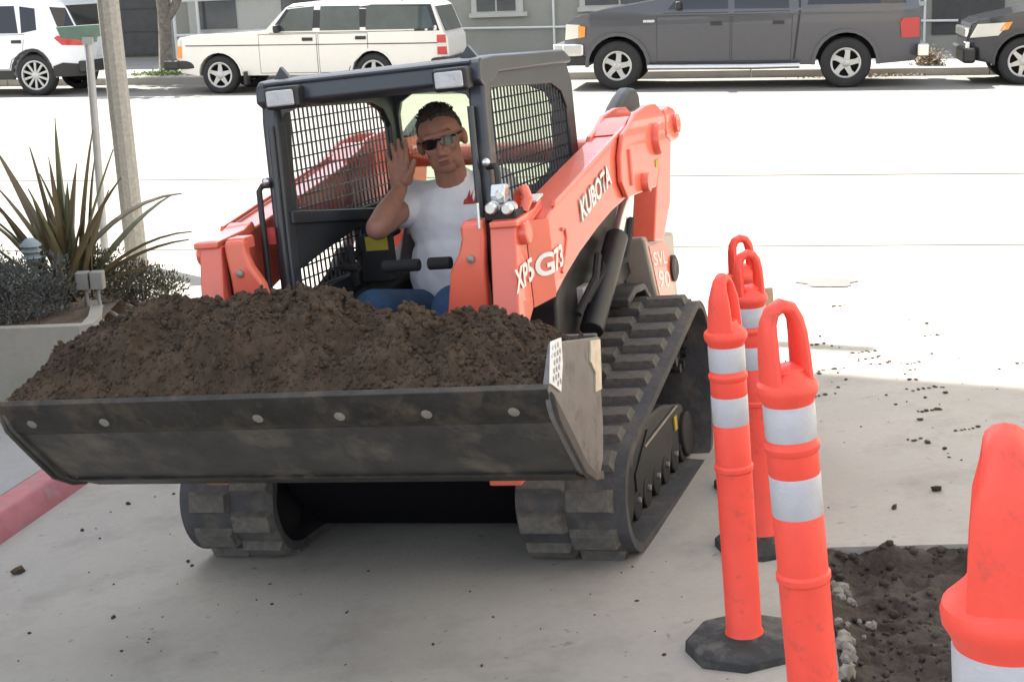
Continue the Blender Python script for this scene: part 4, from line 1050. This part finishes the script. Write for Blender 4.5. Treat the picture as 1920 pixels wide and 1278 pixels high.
# --- lift arms
YM, YL = .588, .538     # main plate, front leg plate
def ysurf(x): return YM if x < -.09 else (YL if x > -.02 else YM + (YL - YM) * (x + .09) / .07)
for sg in (1, -1):
    # main box of the arm with bent front end
    outl = [(-.09, 1.085), (-.175, 1.113), (-1.14, 1.282), (-1.20, 1.30), (-1.20, 1.05), (-1.01, 1.031), (-.806, 1.012), (-.618, .981), (-.378, .932), (-.208, .885), (-.09, .845)]
    leg_ = [(.07, 1.09), (-.02, 1.09), (-.02, .825), (.03, .79), (.09, .72), (.10, .50), (.24, .46), (.24, .60), (.13, .80)]
    arm = MB().prism(outl, .47 * sg, YM * sg).build('lift_arm', M_orange, LD, bevel=.008)
    MB().prism(leg_, .455 * sg, YL * sg).build('arm_leg', M_orange, arm, bevel=.008)
    mb = MB(); z0, z1, z2, z3 = .845, 1.085, .825, 1.09
    mb.add([(-.09, YM * sg, z0), (-.09, YM * sg, z1), (-.02, YL * sg, z3), (-.02, YL * sg, z2), (-.09, .46 * sg, z0), (-.09, .46 * sg, z1), (-.02, .46 * sg, z3), (-.02, .46 * sg, z2)],
           [(0, 1, 2, 3), (7, 6, 5, 4), (1, 5, 6, 2), (0, 3, 7, 4)]); mb.build('arm_bend', M_orange, arm)
    # raised top rib and the front boss, face panel
    MB().prism([(-.16, 1.112), (-.17, 1.128), (-1.13, 1.297), (-1.13, 1.282)], (YM - .012) * sg, (YM + .003) * sg).build('top_rib', M_orange, arm, bevel=.003)
    MB().box((.074, .50 * sg, .93), (.012, .06, .20)).build('face_panel', M_orange, arm, bevel=.006)
    MB().prism([(.085, 1.085), (.085, 1.105), (-.10, 1.12), (-.16, 1.14), (-.18, 1.11), (-.06, 1.08)], .46 * sg, .548 * sg).build('top_plate', M_orange, arm, bevel=.006)
    bs = MB().lathe([(.018, 0), (.036, 0), (.036, .022), (.03, .026), (.018, .026)], 20, Matrix.Translation((.02, YL * sg, 1.06)) @ Matrix.Rotation(R_(-90 * sg), 4, 'X')).build('pivot_boss', M_orange, arm)
    MB().cyl((.02, YL * sg, 1.06), (.02, (YL + .012) * sg, 1.06), .018, n=16).build('pin', M_dark, bs)
    MB().tube([(-.20, (YM + .001) * sg, 1.035), (-.235, (YM + .001) * sg, 1.03), (-.245, (YM + .001) * sg, 1.0), (-.215, (YM + .001) * sg, .955), (-.165, (YM + .001) * sg, .905)], .006, 8).build('weld_bead', M_orange, arm)
    # rear knuckle plate
    kn = [(-.95, 1.036), (-.885, 1.10), (-.90, 1.19), (-.965, 1.265), (-1.06, 1.285), (-1.16, 1.325), (-1.32, 1.342), (-1.48, 1.335), (-1.60, 1.29), (-1.60, 1.235), (-1.54, 1.188), (-1.49, 1.12), (-1.43, 1.085), (-1.37, 1.026), (-1.16, 1.032)]
    MB().prism(kn, (YM + .002) * sg, (YM + .022) * sg).build('knuckle_plate', M_orange, arm, bevel=.008)
    MB().prism(kn, .47 * sg, .49 * sg).build('knuckle_plate', M_orange, arm, bevel=.006)
    MB().prism([(-1.0, 1.262), (-1.10, 1.30), (-1.16, 1.315), (-1.16, 1.29), (-1.02, 1.25)], .48 * sg, YM * sg).build('knuckle_web', M_orange, arm, bevel=.004)
    for bx, bz, r in ((-1.42, 1.205, .062), (-1.175, 1.066, .036)):
        b = MB().lathe([(r * .45, 0), (r, 0), (r, .02), (r * .92, .026), (r * .45, .026)], 24, Matrix.Translation((bx, (YM + .022) * sg, bz)) @ Matrix.Rotation(R_(-90 * sg), 4, 'X')).build('pivot_boss', M_orange, arm)
        MB().cyl((bx, (YM + .022) * sg, bz), (bx, (YM + .038) * sg, bz), r * .45, n=16).build('pin', M_dark, b)
    MB().tube([(-1.005, (YM + .024) * sg, 1.205), (-1.0, (YM + .024) * sg, 1.075)], .008, 8).build('weld_bead', M_orange, arm)
    MB().box((-1.40, (YM + .0235) * sg, 1.115), (.05, .003, .028)).build('sticker', M_yellow, arm)
    if sg > 0:
        text_quad('lettering', 'KUBOTA', [(-.417, YM + .004, 1.022), (-.818, YM + .004, 1.104), (-.80, YM + .004, 1.182), (-.412, YM + .004, 1.10)], mat('grey_outline', (.38, .37, .36), .5), arm, bold=.034)
        text_quad('lettering', 'KUBOTA', [(-.422, YM + .0055, 1.027), (-.813, YM + .0055, 1.108), (-.796, YM + .0055, 1.177), (-.417, YM + .0055, 1.096)], M_white, arm, bold=.026)
        text_quad('lettering', 'XP5G73', [(.132, 0, .893), (-.185, 0, .925), (-.185, 0, .995), (.132, 0, .965)], M_white, arm, bold=.03, bend=((-.09, -.02), lambda x: ysurf(x) + .004))
    # shield in front of the cab post
    sf = [(.365 * sg, 1.105), (.44 * sg, 1.105), (.44 * sg, 1.06), (.432 * sg, .975), (.425 * sg, .60), (.285 * sg, .60), (.288 * sg, .81), (.318 * sg, .965), (.352 * sg, 1.02), (.365 * sg, 1.06)]
    s_ = MB().prism(sf, .045, .085, 'X').build('front_shield', M_orange, LD, bevel=.014, seg=3)
    MB().prism([(.37 * sg, 1.07), (.437 * sg, 1.07), (.437 * sg, 1.112), (.37 * sg, 1.112)], .0, .07, 'X').build('shield_lip', M_orange, s_, bevel=.008)
    MB().lathe([(.014, 0), (.013, .006), (.006, .009)], 6, Matrix.Translation((.086, .392 * sg, 1.0)) @ Matrix.Rotation(R_(90), 4, 'Y')).build('bolt', M_bolt, s_)
    MB().box((.02, .448 * sg, .85), (.06, .012, .5)).build('shield_gap', M_dark, LD)
    # rear link
    lk = [(-1.571, 1.131), (-1.488, 1.035), (-1.36, .82), (-1.50, .80), (-1.667, .929), (-1.775, 1.17), (-1.69, 1.22)]
    ln = MB().prism(lk, .49 * sg, .585 * sg).build('rear_link', M_orange, LD, bevel=.008)
    MB().prism([(-1.66, 1.30), (-1.72, 1.315), (-1.82, 1.295), (-1.875, 1.235), (-1.86, 1.17), (-1.775, 1.165), (-1.66, 1.20)], .50 * sg, .60 * sg).build('clevis', M_orange, ln, bevel=.012)
    b = MB().lathe([(.018, 0), (.038, 0), (.038, .016), (.018, .016)], 20, Matrix.Translation((-1.80, .60 * sg, 1.235)) @ Matrix.Rotation(R_(-90 * sg), 4, 'X')).build('pivot_boss', M_orange, ln)
    MB().cyl((-1.80, .60 * sg, 1.235), (-1.80, .614 * sg, 1.235), .018, n=12).build('pin', M_dark, b)
    MB().prism([(-1.42, 1.30), (-1.50, 1.345), (-1.60, 1.38), (-1.69, 1.402), (-1.77, 1.395), (-1.82, 1.37), (-1.83, 1.30)], .40 * sg, .46 * sg).build('hose_guard', M_black, LD, bevel=.02, seg=3)
MB().tube([(-1.56, -.50, 1.215), (-1.56, .50, 1.165)], .045, 16).build('cross_tube', M_orange, LD)
# hydraulic couplers on the right arm top
hc = MB().box((.0, .485, 1.118), (.10, .10, .028)).build('coupler_block', M_dark, LD, bevel=.006)
for (x, y, z, L_, r) in ((.055, .462, 1.143, .055, .020), (.055, .512, 1.138, .055, .019), (.03, .485, 1.178, .05, .016)):
    M_ = Matrix.Translation((x - .05, y, z)) @ Matrix.Rotation(R_(90), 4, 'Y')
    MB().lathe([(r * .8, 0), (r, .004), (r, L_ * .5), (r * .75, L_ * .52), (r * .75, L_ * .7), (r * .95, L_ * .72), (r * .95, L_), (r * .7, L_ + .006), (r * .3, L_ + .006)], 18, M_).build('coupler', M_chrome, hc)
MB().prism([(-.02, 1.16), (-.02, 1.205), (.02, 1.21), (.035, 1.18), (.03, 1.15)], .455, .50).build('coupler_plate', M_chrome, hc, bevel=.005)
MB().tube([(.09, .432, 1.09), (.085, .432, 1.165)], .005, 8).build('coupler_pin', M_chrome, hc)
MB().tube([(-.04, .53, 1.12), (-.05, .545, 1.155), (-.07, .53, 1.18), (-.10, .50, 1.17), (-.13, .48, 1.12)], .016, 10).build('coupler_hose', M_orange, hc)
MB().box((-.115, .535, 1.147), (.07, .05, .006), Matrix.Rotation(R_(10), 3, 'Y')).build('paper_label', M_silver, hc)

# --- bucket
BW = .827
bk = empty('bucket', Matrix.Identity(4), None, None); bk.parent = LD
prof = [(.785, .758), (.745, .69), (.66, .60), (.575, .505), (.50, .455), (.43, .435), (.37, .47), (.325, .56), (.30, .68), (.285, .80)]
prof_in = [(.775, .77), (.72, .70), (.64, .625), (.56, .535), (.49, .48), (.435, .465), (.39, .49), (.35, .57), (.325, .68), (.31, .80)]
MB().prism(prof + prof_in[::-1], -BW + .005, BW - .005).build('shell', M_bucket, bk, bevel=.004, ang=25)
ce = MB().prism([(.79, .764), (.775, .775), (.70, .682), (.688, .655), (.70, .648), (.745, .678)], -BW - .004, BW + .004).build('cutting_edge', M_blade, bk, bevel=.003)
for y in (-.745, -.50, -.01, .235, .485, .725):
    d = Vector((-.62, 0, -.78)); nv = Vector((.86, 0, -.51)).normalized()
    c0 = Vector((.752, y, .700))
    MB().lathe([(.017, 0), (.016, .004), (.008, .006)], 12, Matrix.Translation(c0) @ nv.to_track_quat('Z', 'Y').to_matrix().to_4x4()).build('bolt', M_bolt, ce)
MB().prism([(.53, .462), (.43, .418), (.36, .43), (.37, .455), (.43, .432), (.52, .472)], -BW + .03, BW - .03).build('wear_strip', M_blade, bk, bevel=.003)
side_r = [(.785, .758), (.70, .862), (.305, .792), (.335, .68), (.355, .55), (.385, .465), (.43, .43), (.50, .448), (.58, .492), (.67, .59), (.75, .68)]
side_l = [(.785, .758), (.66, .79), (.305, .79), (.31, .68), (.33, .55), (.37, .465), (.43, .43), (.50, .448), (.58, .492), (.67, .59), (.75, .68)]
for sg in (1, -1):
    sidep = side_r if sg > 0 else side_l
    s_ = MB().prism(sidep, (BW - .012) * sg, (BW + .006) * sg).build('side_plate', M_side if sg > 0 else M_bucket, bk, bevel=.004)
    MB().prism([(.785, .758), (.755, .675), (.675, .583), (.585, .484), (.50, .438), (.43, .42), (.43, .445), (.50, .465), (.565, .51), (.65, .61), (.73, .70)], (BW + .006) * sg, (BW + .018) * sg).build('side_cutter', M_bucket, s_, bevel=.004)
    if sg > 0:
        MB().prism([(.405, .803), (.318, .788), (.338, .70), (.352, .655), (.405, .66), (.39, .71), (.425, .75)], (BW + .0065), (BW + .011)).build('painted_sun_patch', mat('sun_patch_paint', (.62, .54, .42), .6, var=.15, vscale=30), s_)  # patch of sunlight on the side plate, put in as pale colour
        # sunlit lattice pattern put in as a white honeycomb plate
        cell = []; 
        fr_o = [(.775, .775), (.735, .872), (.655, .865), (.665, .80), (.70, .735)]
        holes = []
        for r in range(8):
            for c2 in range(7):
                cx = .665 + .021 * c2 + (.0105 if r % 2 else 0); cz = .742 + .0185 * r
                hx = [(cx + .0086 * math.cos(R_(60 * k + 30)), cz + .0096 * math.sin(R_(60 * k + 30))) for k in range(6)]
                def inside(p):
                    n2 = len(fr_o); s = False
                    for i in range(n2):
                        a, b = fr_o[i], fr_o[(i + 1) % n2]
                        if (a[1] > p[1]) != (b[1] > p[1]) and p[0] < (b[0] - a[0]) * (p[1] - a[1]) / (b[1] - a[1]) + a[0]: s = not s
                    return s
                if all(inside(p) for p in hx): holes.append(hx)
        MB().plate(fr_o, holes, BW + .007, BW + .011).build('painted_sun_lattice', M_white, s_, smooth=False)

# ------------------------------------------------------------------ soil heap in the bucket
RID = [(-.85, .80), (-.82, .865), (-.72, .91), (-.64, .93), (-.56, .955), (-.47, 1.0), (-.44, 1.0), (-.38, .965), (-.30, .958), (-.22, .97), (-.12, 1.008), (-.04, .985), (.05, .972), (.12, .965), (.20, .92), (.27, .905), (.32, .93), (.37, .885), (.45, .90), (.52, .885), (.58, .885), (.66, .85), (.72, .81), (.78, .78), (.83, .75)]
def ridge(y):
    if y <= RID[0][0]: return RID[0][1]
    for (a, za), (b, zb) in zip(RID, RID[1:]):
        if a <= y <= b: t = (y - a) / (b - a); return za + (zb - za) * t
    return RID[-1][1]
def heap(x, y, seed=1):
    r = ridge(y) - .022; xr = .42 + .05 * noise.noise((y * 4, 0, 8))
    if x > xr:
        t = (x - xr) / (.775 - xr); e = .752
        z = e + (r - e) * (1 - t ** 1.8)
    else:
        t = min(1, (xr - x) / (xr - .26)); z = .79 + (r - .79) * (1 - t ** 2.4)
    ed = smooth(.86, .74, abs(y))
    k = min(1, .25 + ed) * (min(1, (.775 - x) / .08) * .8 + .2)
    return z + lumps(x, y, 1.0, 1) * 1.15 * k
mb = MB(); nx, ny = 150, 320
for j in range(ny + 1):
    for i in range(nx + 1):
        x = .305 + (.772 - .305) * i / nx; y = -.838 + 1.650 * j / ny
        mb.v.append((x, y, heap(x, y)))
for j in range(ny):
    for i in range(nx):
        a = j * (nx + 1) + i; mb.f.append((a, a + 1, a + nx + 2, a + nx + 1))
random.seed(3)
for _ in range(5200):
    y = random.uniform(-.81, .81); x = random.uniform(.31, .765); r = random.choice((.002, .003, .003, .004, .005, .006, .008)); ico((x, y, heap(x, y) + r * .15), r, mb)
for _ in range(120):
    y = random.uniform(-.80, .80); x = random.uniform(.34, .55); r = random.uniform(.008, .018); ico((x, y, heap(x, y) + r * .1), r, mb)
hp = mb.build('soil_heap', M_soil, ang=60); hp.matrix_world = MM
tag(hp, 'heap of moist brown soil filling the loader bucket', kind='stuff')

# ------------------------------------------------------------------ the driver
PN = empty('person', MM @ Matrix.Translation((-.84, .02, .58)), 'driver in a white t-shirt and sunglasses waving from the loader cab', 'person')
PO = Vector((-.84, .02, .58))
class PB(MB):
    def cap(s, p0, r0, p1, r1, n=14): return MB.cap(s, Vector(p0) - PO, r0, Vector(p1) - PO, r1, n)
    def ell(s, c, rad, M=None, nu=18, nv=12): return MB.ell(s, Vector(c) - PO, rad, M, nu, nv)
HM = Matrix.Rotation(R_(15), 3, 'Z') @ Matrix.Rotation(R_(9), 3, 'X') @ Matrix.Rotation(R_(4), 3, 'Y')
HC = Vector((-.70, .022, 1.318))
def H(p): return HC + HM @ Vector(p)
b = PB()
b.ell(H((-.018, 0, .028)), (.096, .076, .088), HM); b.ell(H((.018, 0, -.035)), (.070, .061, .078), HM); b.ell(H((.042, 0, -.088)), (.036, .036, .026), HM)
b.ell(H((.02, .035, -.065)), (.05, .024, .04), HM); b.ell(H((.02, -.035, -.065)), (.05, .024, .04), HM)
b.cap(H((.078, 0, .006)), .009, H((.100, 0, -.036)), .013); b.ell(H((.084, .012, -.042)), (.012, .010, .008), HM); b.ell(H((.084, -.012, -.042)), (.012, .010, .008), HM)
b.cap(H((.070, -.042, .024)), .012, H((.070, .042, .024)), .012)
for s in (1, -1):
    b.ell(H((.058, .036 * s, -.022)), (.024, .022, .020), HM); b.ell(H((-.012, .078 * s, -.008)), (.021, .015, .033), HM)
b.ell(H((.072, 0, -.070)), (.016, .026, .012), HM)
b.cap((-.77, .025, 1.10), .062, H((-.02, 0, -.07)), .055)
b.cap((-.79, -.13, 1.09), .055, (-.79, .17, 1.11), .055); b.ell((-.80, .02, .95), (.10, .15, .2)); b.ell((-.80, .02, .72), (.11, .15, .14))
EL, WR = Vector((-.45, -.148, 1.052)), Vector((-.60, -.113, 1.165))
b.cap((-.76, -.155, 1.10), .048, EL, .042); b.cap(EL, .042, EL.lerp(WR, .40), .042); b.cap(EL.lerp(WR, .40), .042, WR, .026)
# palm and five fingers, palm towards the camera
PC = Vector((-.595, -.1, 1.222))
roots = {'p': (-.596, -.134, 1.250), 'r': (-.596, -.115, 1.262), 'm': (-.596, -.094, 1.266), 'i': (-.596, -.073, 1.262)}
for k in roots: b.cap(WR + Vector((0, (roots[k][1] + .10) * .5, .012)), .017, roots[k], .0125)
b.ell((-.590, -.075, 1.205), (.016, .022, .030)); b.ell((-.595, -.12, 1.205), (.015, .018, .03))
for k, mid, tip, r in (('p', (-.592, -.142, 1.278), (-.586, -.146, 1.300), .0078), ('r', (-.592, -.117, 1.297), (-.585, -.118, 1.324), .0086), ('m', (-.592, -.093, 1.306), (-.585, -.091, 1.337), .0090), ('i', (-.592, -.068, 1.300), (-.586, -.064, 1.328), .0086)):
    b.cap(roots[k], r * 1.15, mid, r * 1.05, 10); b.cap(mid, r * 1.05, tip, r * .85, 10)
b.cap((-.590, -.082, 1.195), .018, (-.580, -.052, 1.228), .0125); b.cap((-.580, -.052, 1.228), .0125, (-.572, -.036, 1.262), .0095, 10)
# left arm down to the control lever
b.cap((-.76, .20, 1.09), .052, (-.64, .27, .90), .045); b.cap((-.64, .27, .90), .045, (-.44, .25, .95), .03); b.cap((-.44, .25, .95), .03, (-.40, .245, .985), .035)
for k in range(4): b.cap((-.40, .235 + .0, .965 + .017 * k), .010, (-.375, .262, .965 + .017 * k), .009, 8)
body = blob(b, 'body', M_skin, PN, .0045, 3)
s = PB()
s.cap((-.80, -.135, 1.105), .070, (-.80, .175, 1.125), .070); s.ell((-.79, .02, 1.02), (.135, .205, .17)); s.ell((-.775, .01, .84), (.150, .198, .20)); s.ell((-.79, .01, .68), (.15, .20, .10))
s.cap((-.78, -.14, 1.105), .076, (-.69, -.165, 1.090), .070); s.cap((-.78, .19, 1.11), .074, (-.70, .245, .98), .073); s.cap((-.785, .025, 1.13), .080, (-.775, .025, 1.150), .072)
shirt = blob(s, 'shirt', M_shirt, PN, .007, 3)
tx = bpy.data.textures.new('cloth_folds', 'CLOUDS'); tx.noise_scale = .16; tx.noise_depth = 2
dm = shirt.modifiers.new('folds', 'DISPLACE'); dm.texture = tx; dm.strength = .034; dm.mid_level = .5
j = PB()
for y, kx in ((-.09, -.155), (.13, .14)):
    j.cap((-.84, y, .66), .105, (-.36, kx, .775), .082); j.cap((-.36, kx, .775), .082, (-.20, kx, .44), .060)
j.ell((-.86, .02, .66), (.13, .19, .11))
blob(j, 'jeans', M_jeans, PN, .008, 4)
for y in (-.155, .14):
    bt = PB(); bt.cap((-.20, y, .40), .05, (-.12, y, .37), .045); blob(bt, 'boot', M_foam, PN, .009, 2)
# hair: a shell that dives under the skin along the hairline
mb = MB(); nu, nv = 56, 36; rr = random.Random(4)
for jv in range(nv + 1):
    ph = math.pi * jv / nv
    for k in range(nu):
        t = 2 * math.pi * k / nu; d = Vector((math.sin(ph) * math.cos(t), math.sin(ph) * math.sin(t), math.cos(ph)))
        line = .60 * smooth(-.25, .75, d.x) - .55 * smooth(.35, -.6, d.x) + .08 * noise.noise(d * 6)
        k_ = smooth(line - .10, line + .10, d.z)
        r = .86 + .17 * k_ + .045 * k_ * noise.noise(d * 16) + .03 * k_ * noise.noise(d * 34) + .015 * k_ * max(0, d.z)
        p = Vector((d.x * .098, d.y * .079, d.z * .090)) * r + Vector((-.018, 0, .028)); mb.v.append(H(p) - PO)
for jv in range(nv):
    for k in range(nu): mb.f.append((jv * nu + k, (jv + 1) * nu + k, (jv + 1) * nu + (k + 1) % nu, jv * nu + (k + 1) % nu))
for _ in range(260):
    a = rr.uniform(0, 6.28); d = Vector((math.cos(a) * rr.random() * .75, math.sin(a) * rr.random() * .8, 0)); d.z = math.sqrt(max(.05, 1 - d.x ** 2 - d.y ** 2))
    p = Vector((d.x * .098, d.y * .079, d.z * .090)) * 1.05 + Vector((-.018, 0, .028)); e = p + (d + Vector((rr.gauss(.2, .4), rr.gauss(0, .4), rr.gauss(.1, .2)))).normalized() * .011
    mb.tube([H(p) - PO, H(e) - PO], .002, 4, [.0035, .001])
mb.build('hair', M_hair, PN)
g = MB()
for s_ in (1, -1):
    pts = []
    for k in range(20):
        a = 2 * math.pi * k / 20; cy, cz = math.cos(a), math.sin(a)
        yy = .035 * s_ + .029 * cy * (1 + .1 * cz); zz = .002 + .017 * cz * (1.0 if cz > 0 else 1.15); xx = .096 - .0065 * (yy / .03) ** 2
        pts.append((xx, yy, zz))
    n = len(pts); g.add([H(p) - PO for p in pts] + [H((x - .006, y, z)) - PO for x, y, z in pts], [tuple(range(n)), tuple(range(2 * n - 1, n - 1, -1))] + [(k, n + k, n + (k + 1) % n, (k + 1) % n) for k in range(n)])
    g.tube([H((.088, .062 * s_, .010)) - PO, H((.05, .078 * s_, .012)) - PO, H((-.01, .082 * s_, .008)) - PO], .0035, 6)
g.tube([H((.097, -.012, .010)) - PO, H((.101, 0, .013)) - PO, H((.097, .012, .010)) - PO], .0035, 6)
g.build('sunglasses', M_lensdark, PN)
mb = MB(); mb.ell(H((.0855, 0, -.0665)) - PO, (.006, .022, .0035), HM); mb.ell(H((.0855, 0, -.074)) - PO, (.006, .018, .0045), HM); mb.build('lips', M_lips, PN)
# flame print on the shirt
mb = MB(); yb = .078
fl = [(.085, 1.087), (.17, 1.083), (.176, 1.10), (.166, 1.108), (.170, 1.14), (.158, 1.112), (.152, 1.108), (.148, 1.135), (.138, 1.108), (.132, 1.128), (.124, 1.108), (.120, 1.148), (.108, 1.112), (.103, 1.135), (.096, 1.108), (.088, 1.102)]
bm = bmesh.new(); vs = [bm.verts.new((-.60 - PO.x, y - PO.y, z - PO.z)) for y, z in fl]; bm.faces.new(vs)
for k in range(1, 10): bmesh.ops.bisect_plane(bm, geom=bm.verts[:] + bm.edges[:] + bm.faces[:], plane_co=(0, .08 + .01 * k - PO.y, 0), plane_no=(0, 1, 0))
bmesh.ops.triangulate(bm, faces=bm.faces)
me = bpy.data.meshes.new('flame_print'); bm.to_mesh(me); bm.free()
fp = finish('flame_print', me, M_red, PN, smooth=False)
sw = fp.modifiers.new('wrap', 'SHRINKWRAP'); sw.target = shirt; sw.wrap_method = 'PROJECT'; sw.use_project_x = True; sw.use_negative_direction = True; sw.use_positive_direction = True; sw.offset = .003

# ------------------------------------------------------------------ orange channelizer posts
M_post = mat('fluorescent_orange_plastic', (.86, .078, .050), .45, var=.07, vscale=9, bump=.12, bscale=45, spec=.45, dirt=(.42, .07, .05), dirt_amt=.10, dscale=16)
M_band = mat('reflective_band', (.46, .46, .49), .35, var=.08, vscale=20, bump=.15, bscale=160)
M_base = mat('recycled_rubber_base', (.035, .036, .037), .9, var=.35, vscale=18, bump=.5, bscale=50, dirt=(.12, .115, .10), dirt_amt=.3, dscale=10)
def add_post(loc, lean, yaw, H_, label, base=True, ext=0.0):
    # local z up along the post; H_ overall height scale (1.0 m design)
    u = Vector((lean, 0, 1)).normalized(); xx = (Vector((1, 0, 0)) - u * u.x).normalized(); yy = u.cross(xx)
    M = Matrix((( xx.x, yy.x, u.x, loc[0]), (xx.y, yy.y, u.y, loc[1]), (xx.z, yy.z, u.z, loc[2]), (0, 0, 0, 1))) @ Matrix.Rotation(yaw, 4, 'Z')
    r0 = empty('channelizer_post', M, label, 'traffic post', 'orange channelizer posts beside the pit')
    k = H_; R0 = .0455
    prof = [(.052, -.01 - ext), (.052, .012), (.050, .026), (.0462, .034), (.0462, .478), (.0495, .484), (.0495, .494), (.0457, .50), (.0457, .606), (.0450, .608), (.0450, .686), (.0457, .688), (.0457, .726), (.049, .732), (.0495, .740), (.046, .746), (.0455, .750), (.0448, .752), (.0448, .818), (.0455, .820), (.0475, .826), (.0535, .836), (.0545, .846), (.0525, .853), (.045, .860), (.036, .869), (.028, .882), (.012, .886)]
    MB().lathe([(r, z * k) for r, z in prof], 32).build('column', M_post, r0, ang=28)
    for z0, z1 in ((.609, .685), (.753, .817)):
        b = MB().lathe([(.0452, z0 * k), (.0461, (z0 + .002) * k), (.0461, (z1 - .002) * k), (.0452, z1 * k)], 32).build('reflective_band', M_band, r0, ang=28)
        for q in range(4):
            a = .5 + q * .03
            mb = MB()
            for w in range(4):
                aa = .55 + .09 * (q % 2); zz = (z0 + .012 + .014 * w) * k
                mb.box((.0464 * math.cos(aa), .0464 * math.sin(aa), zz), (.0008, .005, .007), Matrix.Rotation(aa, 3, 'Z'))
            if q < 2: mb.build('print_mark', M_white, b)
    # handle: upright loop, wide in local x, thin in y, widening towards the cap
    mb = MB(); W1, T1 = .030, .017
    path = [(-.031, .855), (-.031, .90), (-.030, .94), (-.027, .965), (-.018, .984), (0, .992), (.018, .984), (.027, .965), (.030, .94), (.031, .90), (.031, .855)]
    mb.tube([(x, 0, z * k) for x, z in path], .0115, 12, [.0150, .0138, .0135, .0133, .0133, .0133, .0133, .0133, .0135, .0138, .0150])
    for q_ in range(len(mb.v)):
        v = mb.v[q_]; t_ = max(0, min(1, (.992 * k - v[2]) / (.14 * k))); mb.v[q_] = (v[0], v[1] * (1.30 + .95 * smooth(0, .55, t_)), v[2])
    mb.build('handle', M_post, r0)
    for s in (-1, 1): MB().ell((.012 * s, .0, .877 * k), (.024, .030, .010)).build('handle_foot', M_post, r0)
    if base:
        mb = MB(); n = 8
        mb.lathe([(.155, -.012), (.158, .0), (.155, .030), (.140, .040), (.060, .046), (.056, .05)], 8, Matrix.Rotation(R_(22.5), 4, 'Z') @ Matrix.Translation((0, 0, -.028)))
        mb.build('base', M_base, r0, bevel=.006)
    return r0
random.seed(9)
pA = add_post((.579, 3.611, .225), -.057, R_(60), .978, 'orange post whose whole black octagonal base shows, left of the pit')
pB = add_post((.554, 2.52, .381), -.089, R_(20), 1.0, 'tall orange post cut by the bottom edge, between the pit and the fully seen post', ext=.15)
pC = add_post((.759, 4.339, .215), -.062, R_(10), .905, 'orange post right behind the fully seen post, close to the track')
pD = add_post((.835, 4.90, .205), -.075, R_(10), .86, 'farthest orange post, almost hidden with only its handle loop showing above another')
pE = add_post((.446, 1.121, .587), -.061, R_(72), 1.0, 'nearest orange post at the right edge with only its upper end in frame', base=False, ext=.36)
# board leaning behind the posts
M_wood = mat('weathered_wood', (.46, .34, .21), .8, var=.3, vscale=12, bump=.3, bscale=40)
mb = MB(); mb.box((0, 0, .27), (.155, .018, .60)); wb = mb.build('wooden_board', M_wood, bevel=.003)
wb.location = (.94, 5.42, .19); wb.rotation_euler = (R_(-4), R_(-3), R_(8))
tag(wb, 'narrow weathered wooden board standing behind the orange posts', 'board')
